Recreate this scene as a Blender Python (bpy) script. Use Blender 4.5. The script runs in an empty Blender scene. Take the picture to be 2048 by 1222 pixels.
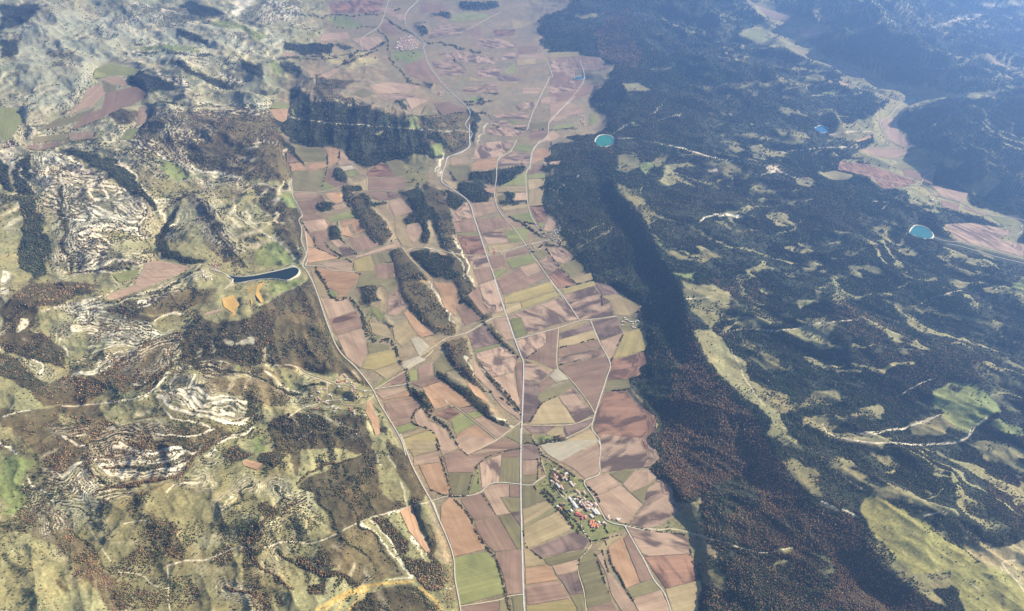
import bpy, math, random
import numpy as np
from mathutils import Vector
from mathutils.geometry import delaunay_2d_cdt
random.seed(7); rng = np.random.default_rng(11)
C = bpy.context.scene.collection
sc = bpy.context.scene

# ------------------------------------------------------------------ camera
FPX, TH, CAMZ = 1500.0, math.radians(37.7), 4200.0      # focal length in photo pixels, pitch, metres above the valley floor
cam_d = bpy.data.cameras.new('camera'); cam = bpy.data.objects.new('camera', cam_d); C.objects.link(cam)
cam_d.sensor_width = 36; cam_d.lens = FPX/2048*36
cam_d.clip_start = 10; cam_d.clip_end = 400000
cam.location = (0, 0, CAMZ); cam.rotation_euler = (math.radians(90)-TH, 0, 0)
sc.camera = cam

# ------------------------------------------------------------------ sun and sky
SUN_EL, SUN_AZ = math.radians(34), math.atan2(0.9, 0.36)    # azimuth from +Y towards +X
world = bpy.data.worlds.new("World"); sc.world = world; world.use_nodes = True
wn = world.node_tree; wn.nodes.clear()
sky = wn.nodes.new('ShaderNodeTexSky'); sky.sky_type = 'NISHITA'; sky.sun_disc = False
sky.sun_elevation = SUN_EL; sky.sun_rotation = SUN_AZ; sky.altitude = 600
bg = wn.nodes.new('ShaderNodeBackground'); bg.inputs['Strength'].default_value = 0.06
wo = wn.nodes.new('ShaderNodeOutputWorld')
wn.links.new(sky.outputs[0], bg.inputs[0]); wn.links.new(bg.outputs[0], wo.inputs[0])
sun_d = bpy.data.lights.new('sun', 'SUN'); sun_d.energy = 4.9; sun_d.angle = math.radians(0.5); sun_d.color = (1.0, 0.90, 0.74)
sun = bpy.data.objects.new('sun', sun_d); C.objects.link(sun)
sdir = Vector((math.sin(SUN_AZ)*math.cos(SUN_EL), math.cos(SUN_AZ)*math.cos(SUN_EL), math.sin(SUN_EL)))
sun.rotation_euler = sdir.to_track_quat('Z', 'Y').to_euler(); sun.location = (0, 0, 9000)
sc.view_settings.view_transform = 'Standard'; sc.view_settings.look = 'None'
sc.view_settings.exposure = 1.92; sc.view_settings.gamma = 1
sc.cycles.volume_bounces = 0; sc.cycles.max_bounces = 4; sc.cycles.diffuse_bounces = 2

# ------------------------------------------------------------------ survey maths: photograph pixel <-> ground point
ct, st = math.cos(TH), math.sin(TH)
def ground(u, v, z=0.0):
    dx = (np.asarray(u, float)-1024)/FPX; dy = (np.asarray(v, float)-611)/FPX
    t = (CAMZ-z)/(st+dy*ct)
    return t*dx, t*(ct-dy*st)
def pix(x, y, z=0.0):
    zc = y*ct-(z-CAMZ)*st
    return 1024+FPX*x/zc, 611-FPX*(y*st+(z-CAMZ)*ct)/zc
def mpp(x, y, z=0.0): return (y*ct-(z-CAMZ)*st)/FPX       # metres per photo pixel there

REG = {'A': (1000,880,3.5733), 'B': (1450,800,2.8963), 'C': (600,880,3.5733), 'D': (0,850,3.285), 'E': (0,480,3.216),
       'F': (400,520,3.216), 'G': (800,560,3.5945), 'H': (1300,560,2.738), 'I': (0,0,3.4133), 'J': (550,0,3.4133),
       'K': (1100,0,2.1603), 'L': (0,260,3.3032), 'M': (560,280,4.3633), 'N': (850,280,3.8194), 'O': (1150,280,3.7236),
       'P': (1600,200,3.0558), 'V': (1070,920,8.145), 'W': (600,730,10.18), 'X': (1060,430,15.28), 'Y': (1210,600,13.58), 'Z': (0,0,1.0)}
def pts(r, s):
    ox, oy, k = REG[r]
    return np.array([[ox+float(a)/k, oy+float(b)/k] for a, b in (p.split(',') for p in s.split())])
def table(txt):
    out = []
    for ln in txt.strip().splitlines():
        ln = ln.split('#')[0].strip()
        if not ln: continue
        head, body = ln.split(':')
        h = head.split()
        out.append((h, pts(h[0], body)))
    return out

# ------------------------------------------------------------------ noise
_T = rng.random((512, 512))
def vnoise(x, y, s=0):
    x = x+s*37.31; y = y+s*91.7
    xi = np.floor(x).astype(int); yi = np.floor(y).astype(int); fx = x-xi; fy = y-yi
    fx = fx*fx*fx*(fx*(fx*6-15)+10); fy = fy*fy*fy*(fy*(fy*6-15)+10)
    a = _T[xi & 511, yi & 511]; b = _T[(xi+1) & 511, yi & 511]; c = _T[xi & 511, (yi+1) & 511]; d = _T[(xi+1) & 511, (yi+1) & 511]
    return (a*(1-fx)+b*fx)*(1-fy)+(c*(1-fx)+d*fx)*fy
def fbm(x, y, wl, octv=4, s=0, ridged=False):
    t = np.zeros_like(x, float); amp = 1.0; tot = 0
    for o in range(octv):
        c, sn = math.cos(0.7*o+s), math.sin(0.7*o+s)
        n = vnoise((x*c-y*sn)/wl, (x*sn+y*c)/wl, s+o*5)
        if ridged: n = 1-np.abs(2*n-1)
        t += amp*n; tot += amp; amp *= 0.5; wl *= 0.5
    return t/tot
def smooth(e0, e1, x):
    t = np.clip((x-e0)/(e1-e0), 0, 1); return t*t*(3-2*t)
# ------------------------------------------------------------------ survey: heights (u,v,z)
HEIGHTS = '''
1262,-60,255 1258,40,261 1255,60,261 1290,115,200 1300,135,152
1235,160,178 1252,180,192 1275,225,126
1190,290,79 1215,330,127 1228,370,182 1262,410,203 1300,460,212 1320,510,218 1350,555,234 1365,590,243 1390,670,219 1400,700,222 1440,760,232 1520,830,238 1550,900,238 1620,990,238 1720,1030,232 1728,1070,232 1760,1130,232 1830,1180,232 1910,1222,232 2000,1400,232
1192,360,53 1235,440,69 1275,500,73 1320,570,83 1335,640,93 1350,710,98 1395,800,108 1470,870,112 1500,950,112 1570,1040,112 1660,1090,112 1690,1140,112 1770,1222,112 1860,1400,108
1450,620,188 1700,650,164 1900,700,139 2250,750,126
1400,470,182 1600,480,152 1800,520,116
1330,310,141 1500,330,126 1650,300,96
1500,720,209 1650,800,193 1800,850,176 2000,900,171 2250,980,166
1750,1000,222 1800,1100,224 1950,1222,222 2250,1350,209
2048,505,81 1960,430,78 1860,390,74 1790,290,70 1780,240,67 1850,200,67 1790,180,67 1700,140,70 1620,100,74 1560,60,81 1500,0,89
2300,570,81 2048,505,81
1330,60,244 1420,100,185 1480,160,133
1640,90,236 1690,62,473 1740,50,616 1800,85,497 1870,120,390 1960,150,307 2060,175,236
1620,20,390 1700,10,449 1800,25,355
1860,70,111 1950,50,104 2060,40,104
1950,110,126 2060,150,104
1890,240,236 1930,200,497 2000,185,592 2100,190,616 2300,200,616
1850,330,81 1910,365,89 2048,430,89
1960,280,390 2060,330,390
560,300,4 575,330,0 590,380,0 600,450,0 612,540,0
590,195,81 640,205,141 720,215,148 800,240,111 860,265,74
580,290,7 650,300,4 740,320,0 830,335,0
-60,0,419 60,40,399 150,20,379
0,150,259 120,110,249 230,90,240
300,60,220 450,20,229 600,20,133
90,290,81 180,240,81 280,200,81 300,220,81
350,125,240 470,160,126
120,285,141 200,320,185 280,380,185 320,420,148
-60,400,244 60,380,222 180,400,215 290,450,118
-300,200,222 -300,600,222 -300,1200,266
330,430,52 310,520,41 430,535,22 520,550,13 600,545,6
380,300,126 470,260,141 540,300,96
370,470,111 400,440,96
430,385,56 350,400,52
0,600,170 60,700,163 0,850,192
220,590,67 280,540,52 390,540,33
300,640,96 200,620,96 120,650,126
380,610,63 370,690,63 330,740,70 250,830,89
450,640,141 540,640,126 600,680,89 660,740,44
480,760,89 600,800,15 680,790,9
330,780,126 420,810,111 500,840,59
230,900,155 330,930,141 420,900,81 520,850,37
150,950,126 60,1000,178
560,880,89 640,900,81 720,880,44
450,1000,141 600,1050,141 720,980,104 780,1080,81 800,1180,67
850,1000,18 880,1100,15
330,1130,155 230,1050,148
180,1100,126 240,1222,133
100,1222,244 0,1100,266 60,1150,259
400,1222,163 600,1222,133
'''
VALLEY = '560,300 575,320 590,380 600,450 612,540 640,600 680,700 745,780 800,860 850,980 900,1100 920,1222 920,1600 1410,1600 1402,1222 1402,1080 1345,1000 1300,930 1315,880 1310,830 1260,770 1295,690 1285,640 1245,595 1180,545 1130,490 1120,430 1085,400 1090,350 1110,300 1195,262 1220,240 1185,210 1185,180 1080,90 1060,0 1000,-60 700,-60 650,60 750,110 790,190 900,240 930,290 880,330 820,340 700,325 650,300'

# ------------------------------------------------------------------ survey: land cover, plus some shade and haze, painted in order (class, outline)
COVER = '''
Z va : -600,-700 3000,-700 3000,1700 -600,1700
Z ga : -600,-700 640,-700 650,60 560,180 560,300 590,380 612,540 680,700 745,780 850,980 920,1222 920,1700 -600,1700
Z fo : 1150,-20 1140,8 1120,24 1095,30 1072,45 1085,52 1075,62 1092,88 1080,100 1150,105 1230,130 1215,160 1185,185 1185,215 1225,240 1195,265 1130,280 1099,300 1094,330 1104,345 1084,350 1074,410 1089,430 1114,440 1119,490 1139,515 1174,550 1194,568 1239,590 1274,620 1284,650 1289,690 1269,740 1244,770 1264,790 1299,830 1304,860 1289,880 1309,915 1294,935 1334,975 1349,1005 1375,1010 1400,1000 1395,1050 1410,1075 1440,1120 1400,1180 1400,1700 3000,1700 3000,-700 1150,-700
Z fa : 1355,610 1375,650 1400,740 1500,830 1540,890 1600,980 1680,1060 1720,1100 1780,1160 1850,1222 1850,1500 1640,1500 1700,1180 1640,1120 1560,1040 1500,980 1440,960 1400,1000 1360,1000 1330,940 1320,880 1330,820 1345,740 1380,700
B fo : 0,480 120,450 200,500 190,620 0,610
B fm : 0,620 300,640 500,760 480,900 350,900 0,800
B fo : 460,860 560,860 640,980 620,1060 480,1120 300,1100 380,1020
B fa : 640,640 800,700 800,900 860,1000 1100,1100 1250,1222 560,1222 640,1000 640,800
K ga : 50,55 110,60 150,62 215,55 190,82 120,82
Z fa : 1225,30 1258,15 1252,60 1290,120 1240,140 1200,110 1190,60
# right side meadows
O ga : 660,190 720,170 840,165 920,180 760,205 735,230 760,270 830,310 900,350 860,340 700,330 640,300 650,240
O gg : 490,180 560,170 580,220 540,250 500,230
O gs : 310,330 440,380 520,440 620,560 780,600 600,570 550,640 430,470 330,390
O ga : 930,790 990,790 1000,820 950,835
O gg : 575,735 650,790 620,800
O ga : 1690,820 1760,810 1740,840 1680,840
O gs : 1050,620 1120,610 1180,670 1100,650
O gg : 720,970 850,1000 930,960 900,1040 790,1030
O gs : 800,1060 1000,1060 1130,1120 1130,1192 820,1192
O rk : 1440,190 1520,190 1480,240 1430,230
O rk : 1000,200 1070,200 1060,230 1010,225
O gs : 940,140 1000,120 1060,150 1190,150 1160,170 980,170
O ga : 1800,250 1940,230 2048,290 1900,300
O gs : 560,170 640,90 700,140 600,220
O gs : 330,130 480,130 500,190 380,240 330,200
O gs : 620,800 800,860 900,880 1000,820 1080,860 940,900 760,880
H gs : 180,30 340,60 420,110 400,200 350,270 300,240 210,160 190,90
H ga : 270,280 350,270 380,300 460,400 560,560 640,680 720,780 760,880 700,870 640,740 540,670 440,590 330,470 275,400
H ga : 400,290 480,230 540,190 640,215 500,215 440,295
H gs : 540,120 640,150 720,190 730,235 600,210
H ga : 740,280 860,250 950,190 1010,240 1000,320 1050,350 930,370 820,310
H gs : 515,335 600,345 620,400 780,470 820,480 740,500 640,470 580,400 530,370
H ga : 820,110 900,100 940,110 840,140 820,155
H ga : 1380,170 1470,240 1450,230 1400,200
H gs : 840,640 900,610 1020,620 1050,680 960,700 850,670
H gs : 1130,740 1180,690 1270,690 1270,770 1200,740
H gg : 1565,610 1640,570 1800,590 1900,670 1920,710 1830,770 1730,820 1600,800 1640,750 1560,680 1590,650
H fo : 1640,590 1740,610 1730,640 1640,615
H gs : 1410,800 1560,740 1640,760 1700,810 1560,860 1420,830
H gs : 520,560 640,600 760,640 800,700 720,740 660,680 560,610
H gs : 380,340 520,520 640,590 560,600 420,480
H gs : 1340,375 1420,370 1440,400 1370,420
H gs : 880,760 1000,750 1110,740 1060,780 960,790 1000,850 1200,880 1100,890 960,850
H gg : 1960,30 2048,20 2048,80 1990,60
H gs : 1900,750 2048,800 2048,850 1960,800
B gs : 330,0 500,10 420,60 360,60
B ga : 150,0 240,0 330,90 350,180 420,220 470,290 400,260 330,240 240,180 230,140 290,110
B gs : 340,320 420,360 560,440 540,530 440,470 380,410
B gs : 470,90 700,110 620,170 800,200 1000,250 880,260 650,220 560,180 480,150
B gs : 1430,260 1560,230 1540,300
B gs : 700,430 760,430 840,470 780,480
B ga : 920,400 990,380 980,405
B gs : 1380,580 1500,600 1480,680 1400,620
B gg : 1560,120 1680,180 1732,210 1732,160 1600,90
B gf : 830,570 900,580 1020,630 1110,670 1200,720 1400,860 1480,930 1560,960 1732,1100 1900,1222 1900,1500 1390,1500 1390,1222 1330,1100 1220,1010 1100,1000 960,880 860,780 805,640
B gs : 830,780 960,880 1100,1010 1280,1010 1290,1080 1120,1110 1000,1010 880,900
B gt : 1480,800 1600,830 1732,790 2200,900 2200,1300 1900,1222 1732,1100 1560,960 1490,930 1410,860
B gs : 1200,720 1280,650 1380,740 1480,800 1410,860 1300,780
B gs : 330,840 440,850 400,880 330,880
B gs : 330,930 400,920 280,1000
A gs : 1040,640 1130,620 1330,490 1400,440 1390,560 1470,640 1450,760 1540,850 1608,1000 1608,1110 1520,1090 1470,1050 1445,1000 1365,830 1350,700 1290,660
K gs : 980,550 1100,580 1140,620 1000,600
K gs : 1250,530 1380,560 1380,600 1200,620
K gs : 320,360 380,360 440,400 340,400
K gs : 600,365 720,370 860,355 1000,340 1180,325 1190,345 1000,365 860,375 700,385
K gg : 350,530 400,545 370,555
K gg : 1160,395 1250,393 1260,412 1190,410
K gs : 1020,345 1100,360 1110,375 1040,370
K ga : 840,0 940,0 1000,60 1200,110 1230,140 1100,170 1190,240 1340,290 1480,360 1700,395 2048,410 2048,425 1700,430 1640,450 1540,470 1500,520 1560,620 1700,680 1780,700 1500,713 1300,680 1400,620 1390,580 1280,540 1400,500 1460,440 1390,400 1250,370 1330,350 1150,270 1050,230 930,190 800,150 900,110 930,80
P ga : 350,300 700,290 860,350 830,430 720,520 860,560 1030,570 1050,640 1330,730 1369,760 1369,980 1180,930 960,870 880,760 1250,770 1100,720 860,660 700,620 640,560 430,500 400,380
K gt : 1800,215 1900,240 2048,310 2048,330 1960,290
K gt : 1650,110 1720,85 1880,55 1880,65 1740,100 1680,120
K gt : 1780,0 2048,0 2048,30 1900,30
P ga : 860,370 890,345 1000,370 930,420
P gs : 940,480 1040,510 1190,445 1210,500 1120,600 1040,560 960,520
P gs : 0,480 80,500 60,520 0,510
P gs : 60,320 140,320 100,335
P gt : 720,1110 790,1090 830,1100 760,1105
P gs : 180,1170 260,1160 380,1190 300,1222 180,1222
P gg : 1280,1120 1369,1110 1369,1190
# woods above the upper valley
J fo : 110,600 160,600 260,700 360,680 650,720 730,780 920,800 1000,860 1100,900 1220,1050 1150,1080 1050,1090 990,1100 760,1100 650,1150 520,1090 440,1020 300,1000 140,990 0,860 0,790 100,800
J sc : 200,600 420,640 620,700 720,760 900,790 1000,800 1330,760 1340,1000 1180,1080 1060,1000 1000,860 700,760 360,680
J fo : 60,290 400,300 380,380 200,380 60,330
J fo : 420,290 540,320 510,340 430,320
J fo : 20,430 130,420 200,490 60,490
J sd : 300,540 600,560 480,590 300,660 260,600
J fo : 1060,90 1200,80 1210,120 1080,120
J fo : 1250,20 1500,10 1540,40 1430,70 1280,60
J fo : 950,170 1020,160 1040,230 1000,250
J fo : 1790,190 1900,100 2048,90 2048,340 1890,360 1800,310 1830,250
J fo : 1300,750 1340,740 1400,800 1350,1000 1330,900 1340,820
J fo : 990,800 1030,810 1130,900 1060,880
J fo : 1020,900 1130,910 1220,1050 1100,990
J fo : 830,690 870,680 920,750 860,730
J fo : 1010,560 1090,560 1060,610
J fo : 1270,670 1300,690 1440,650 1420,690 1300,700
J gg : 1320,660 1400,650 1380,690 1320,690
J gg : 800,350 990,350 1000,420 900,440 800,400
J gg : 345,120 480,110 590,160 620,185 430,190
J gt : 300,360 640,350 700,420 500,480 420,440
J gg : 920,800 980,800 980,870 910,870
J ga : 670,910 740,860 740,880 690,930
J fo : 1480,620 1520,640 1520,650 1490,650
J gg : 1060,990 1130,980 1150,1060 1080,1060
# upper left
I gl : 90,210 190,150 260,110 380,60 560,90 700,60 880,100 960,180 940,260 860,330 800,400 700,440 640,500 590,600 520,720 420,770 300,790 200,750 170,640 110,560 150,440 60,380 130,300
I gl : 780,110 1000,40 1220,60 1400,150 1650,170 1830,190 1960,260 1900,340 1800,330 1640,370 1500,340 1400,400 1200,380 1050,430 900,420
I fo : 0,30 280,30 230,110 150,180 0,200
I fo : 0,260 110,260 120,380 0,400
I fo : 1220,30 1300,0 1500,70 1560,110 1350,110
I fo : 1150,420 1230,410 1450,530 1600,570 1610,620 1480,600 1300,500
I fo : 890,500 1000,480 1300,590 1020,640 870,590
I sd : 1160,760 1300,790 1500,800 1800,860 1600,870 1250,820
I fo : 1060,680 1200,690 1180,710 1060,710
I fo : 1200,190 1430,270 1400,300 1200,240
I fo : 1600,400 1780,440 1830,560 1700,500
I rb : 300,330 500,350 520,450 350,470
I rb : 900,0 1220,50 1400,120 1150,190 900,90
I rb : 1560,0 2048,0 2048,130 1700,170 1560,110
I rb : 1430,200 1700,230 1740,280 1500,260
I rb : 860,420 960,440 1300,560 1280,620 1060,520
I rb : 1400,450 1640,540 1700,600 1560,560
I sd : 750,760 830,740 940,760 940,840 860,860 760,830
I gg : 1340,150 1600,150 1810,230 1760,290 1640,200
I gg : 860,320 1200,310 1440,340 1000,350
I gg : 1830,400 1900,430 1940,490 1880,520
I sc : 1040,740 1160,760 1700,740 1830,760 1900,900 2048,1161 1250,1161 900,960
L sc : 880,70 1200,60 1700,100 1900,330 1600,330 1250,240 1000,150
L sd : 1220,80 1560,130 1600,300 1420,270 1260,210
L fo : 390,130 480,110 600,150 780,210 900,290 960,370 1030,500 1010,520 930,450 800,380 700,280 500,180
L rb : 330,150 400,140 520,220 700,330 860,430 960,500 960,560 890,650 740,620 560,520 440,450 300,400 200,300 210,180
L rb : 340,400 560,520 900,660 920,720 700,760 960,880 560,960 400,700
L gp : 0,130 120,120 110,200 60,320 0,250
L fo : 100,230 190,180 220,380 260,560 340,800 300,920 100,880 160,700 110,450
L fo : 0,200 60,240 90,400 60,420 0,330
L sd : 360,390 400,400 430,560 450,800 490,900 460,960 410,760 380,560
L gp : 380,820 440,820 460,960 400,930
L ga : 700,650 870,680 980,820 850,870 740,800
L gs : 780,100 900,120 1050,200 1190,370 1260,400 1100,430 980,360 860,240
L gg : 1050,200 1170,230 1260,330 1180,350 1060,260
L gg : 1230,310 1380,310 1350,350 1260,350
L fo : 1130,520 1180,500 1160,600 1100,700 1110,780 1200,830 1370,860 1340,890 1130,870 1030,800 1060,650
L sc : 1200,450 1340,430 1640,910 1490,880 1350,760 1340,640
L sd : 1640,460 1750,560 1830,720 1990,850 1990,560 1880,420 1700,450
L ga : 1680,450 1720,470 1830,700 1780,690 1700,560
L fo : 1450,790 1520,800 1500,850
L gg : 1690,760 1800,740 1940,860 1930,890 1690,880
L gg : 1820,430 1920,400 1960,520 1900,510
L sd : 1680,380 1800,360 1830,430 1700,440
# middle left
E fo : 140,0 330,60 300,180 280,240 200,250 100,180
E rb : 330,60 420,80 440,240 300,120
E rb : 450,70 700,60 720,140 500,200
E rb : 0,200 80,250 60,420 0,440
E sd : 0,440 200,250 480,280 620,300 400,420 300,440 200,560 400,700 380,800 200,780 0,700
E gp : 130,500 180,520 150,580 110,580
E rb : 380,420 600,370 700,420 1000,520 1050,600 900,670 600,640 500,520
E sd : 740,420 900,470 1030,500 1000,530 800,500 650,450
E rb : 1060,500 1100,450 1190,450 1100,500
E sc : 800,400 1000,370 1200,300 1400,330 1300,420 1150,440 1050,500 900,460
E sd : 0,720 300,900 260,960 0,880
E rb : 430,840 830,700 780,770 500,930
E sa : 200,960 400,880 520,900 830,720 900,640 1150,600 1180,680 1100,800 940,960 700,960 560,1080 300,1050
E sd : 1170,560 1280,480 1400,540 1608,540 1608,860 1300,830 1180,800 1150,700
E sc : 0,1080 380,1070 640,1060 760,1222 0,1222
E ga : 400,1100 480,1150 540,1222 420,1222
E rb : 1100,850 1170,800 1240,900 1300,1000 1608,1050 1608,1150 1500,1180 1300,1100 1000,1000
E gs : 980,980 1300,1100 1450,1180 1400,1222 880,1222 880,1020
E fo : 1210,910 1480,960 1500,1030 1250,950
E gs : 1060,585 1010,560 1070,500 1170,480 1130,560
F sd : 250,390 420,290 600,180 700,110 760,250 850,480 1000,700 1100,820 960,760 700,720 420,650 200,700 0,640 0,420
F sc : 0,650 420,680 650,850 500,950 350,930 200,880 0,860
F gs : 400,690 640,840 560,870 460,800
F ga : 160,740 290,740 290,760 170,780
F gg : 220,670 270,670 270,710 230,710
F gg : 530,750 640,830 600,840 540,780
F ga : 510,940 600,910 560,970 510,970
F ga : 640,900 820,790 1000,800 1100,860 1090,900 980,960 780,930 650,950
F gg : 750,850 960,780 1080,860 1060,960 900,900
F gg : 430,140 640,110 700,100 560,190 440,240
F gg : 410,0 600,0 590,30 400,30
F sd : 450,1020 600,980 800,960 1060,1020 1100,1160 1060,1222 450,1222
F gg : 290,1170 350,1145 400,1190 370,1222 310,1222
# bottom left
D gs : 0,110 120,70 260,130 420,90 560,150 800,200 1100,300 1400,200 1500,120 1700,200 1971,320 1971,1222 0,1222
D sc : 60,20 180,-30 380,-10 560,0 600,120 700,250 560,260 440,360 300,300 200,180
D ga : 0,720 200,740 350,850 500,960 600,1090 720,1222 0,1222
D gg : 0,180 100,180 230,250 150,350 180,480 60,560 0,560
D sc : 560,0 1400,0 1500,40 1330,170 1200,330 1100,330 800,400 720,300 640,160
D sa : 720,80 1000,120 1250,160 1100,240 740,230
D rb : 480,380 560,290 680,400 560,480 510,470
D rb : 620,200 1250,170 1200,320 800,360
D sc : 100,560 230,500 350,700 500,900 350,850 200,740
D sa : 230,510 300,500 450,660 600,840 740,1000 800,1100 820,1222 700,1222 640,1080 480,920 350,780 270,640
D sa : 330,980 480,1070 460,1090 340,1030
D fm : 1460,180 1520,140 1640,190 1580,230 1520,220
D gg : 1600,110 1680,90 1720,150 1640,170
D fm : 1680,170 1760,150 1860,190 1800,270 1690,220
D fm : 1660,480 1780,490 1860,600 1780,620 1700,540
D sd : 1760,0 1971,0 1971,330 1880,220
D sa : 820,420 1000,430 1180,320 1000,470 830,440
D sc : 1000,560 1150,640 1230,880 1090,860 1000,700
C gs : 0,420 130,520 260,600 250,680 100,700 0,600
C sd : 0,300 200,210 500,60 640,130 600,400 800,440 640,515 450,580 270,670 180,560 20,350
C gs : 540,90 660,90 780,440 640,430 590,380
C sd : 660,0 760,100 900,380 850,420 720,250 640,50
C sc : 100,700 450,590 520,700 750,990 620,1010 400,1040 150,850
C fm : 510,560 620,540 740,660 820,700 760,800 700,840
C fm : 730,820 870,820 1000,900 1050,1040 900,1080 800,980
C sd : 940,850 1020,860 1050,1040 980,1000
C sd : 400,1222 470,1150 520,1100 600,1080 700,1060 780,1050 860,1080 900,1110 980,1222 900,1500 300,1500
C sd : 880,560 960,640 1020,860 960,850
C gr : 800,460 860,450 960,720 940,800 850,640
C gr : 1020,880 1090,870 1110,1200 1040,1222 990,1130 1060,1040
C fm : 0,820 150,900 420,1020 380,1050 180,960 0,900
C fm : 90,1020 200,1040 210,1110 100,1080
# wooded knolls inside the cultivated valley
M sd : 620,520 700,460 780,560 900,700 1010,860 900,920 780,830 650,640
M fo : 480,240 540,250 620,370 500,360 450,310
M fo : 720,450 800,540 920,550 930,570 780,580 690,470
M fo : 1030,440 1200,400 1309,520 1309,880 1240,900 1240,800 1210,720 1100,740 1070,690 1180,640
M fo : 1130,980 1309,940 1309,1180
M fo : 430,750 530,740 530,860 440,860
M fo : 330,540 400,530 470,570 400,620 330,610
M fo : 600,390 720,400 720,440 620,450
M sd : 560,400 600,390 620,450 600,530 565,520
M fo : 0,0 100,20 230,230 190,220 60,80
M sd : 960,960 1060,940 1200,1110 1309,1222 1000,1222
M gs : 1040,160 1309,120 1309,420 1110,400
M gg : 1200,400 1309,480 1309,520 1240,440
M sc : 0,60 90,120 100,280 60,440 0,430
M fo : 250,290 320,340 320,365 260,310
M fo : 580,730 640,800 650,810 590,770
N fo : 260,330 430,330 540,420 490,470 400,490 330,450 260,400
N fo : 350,240 510,220 740,210 780,220 640,340 560,350 390,330 310,310
N fo : 140,390 220,395 330,460 230,540 180,520
N fo : 605,385 680,400 690,470 630,460
N fo : 560,475 780,460 785,485 580,500
N fo : 890,190 950,190 940,250 895,240
N gr : 150,210 190,200 340,190 340,310 250,320 200,270
N sd : 0,330 100,380 170,480 220,600 230,750 300,950 420,1180 350,1222 280,1100 180,900 100,700 0,500
N sc : 130,640 230,740 300,880 420,1200 330,1000 200,800
N fo : 0,850 100,860 180,900 250,1000 330,1140 100,1060 0,1000
N fo : 0,400 120,600 80,640 0,560
N fo : 130,0 190,60 230,100 130,60
G sc : 0,0 150,0 290,170 420,300 390,400 260,390 150,290 0,100
G sd : 0,30 90,160 260,360 390,395 260,395 130,270 0,110
G fo : 380,70 430,80 600,290 580,300 450,170
G sd : 380,0 500,0 660,270 600,300 430,80
G sd : 600,310 660,330 760,460 860,550 780,500 660,390
G sc : 320,450 480,400 510,560 560,740 640,800 540,750 430,640 380,600
G fm : 320,450 350,460 420,620 400,640 330,520
G sd : 260,640 480,760 600,870 640,890 700,990 800,1060 690,1020 560,930 400,790 260,690
G sc : 560,560 700,700 870,950 740,850
G gg : 940,1110 1100,1100 1180,1140 1020,1180 980,1160
G fm : 1010,1135 1180,1110 1190,1140 1020,1160
F fo : 1030,170 1130,160 1170,270 1080,300
F fo : 1160,340 1270,460 1250,480
F gr : 970,230 1100,300 1190,500 1130,520 1080,470 1050,350
F fm : 1370,850 1440,830 1510,940 1440,950
F sd : 1110,920 1150,980 1160,1010 1120,960
F fm : 1170,1090 1230,1100 1210,1140 1170,1120
A vg : 300,110 600,300 660,340 740,540 900,600 880,680 700,730 660,720 480,600 240,325 330,255
V gs : 560,560 1000,700 1040,900 980,1000 700,1000 640,800
V gs : 260,200 560,200 680,520 480,520 300,420
W gs : 0,400 550,380 1000,430 1400,560 1300,1000 700,1000 0,950
L gs : 1250,330 1400,310 1640,330 1640,430 1480,460 1290,440
Y fm : 860,250 930,240 960,330 900,540 800,500
Y gs : 350,520 440,480 1000,560 980,720 560,820 400,760
Y gg : 1150,60 1230,80 1220,160 1140,140
Y gs : 1080,780 1200,830 1220,900 1140,920
X gs : 350,520 600,520 960,560 1060,700 980,960 700,760 380,740
X sc : 420,800 760,880 880,960 700,920 480,900
'''  # in L the long fo bands along the escarpments paint in their shade
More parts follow.
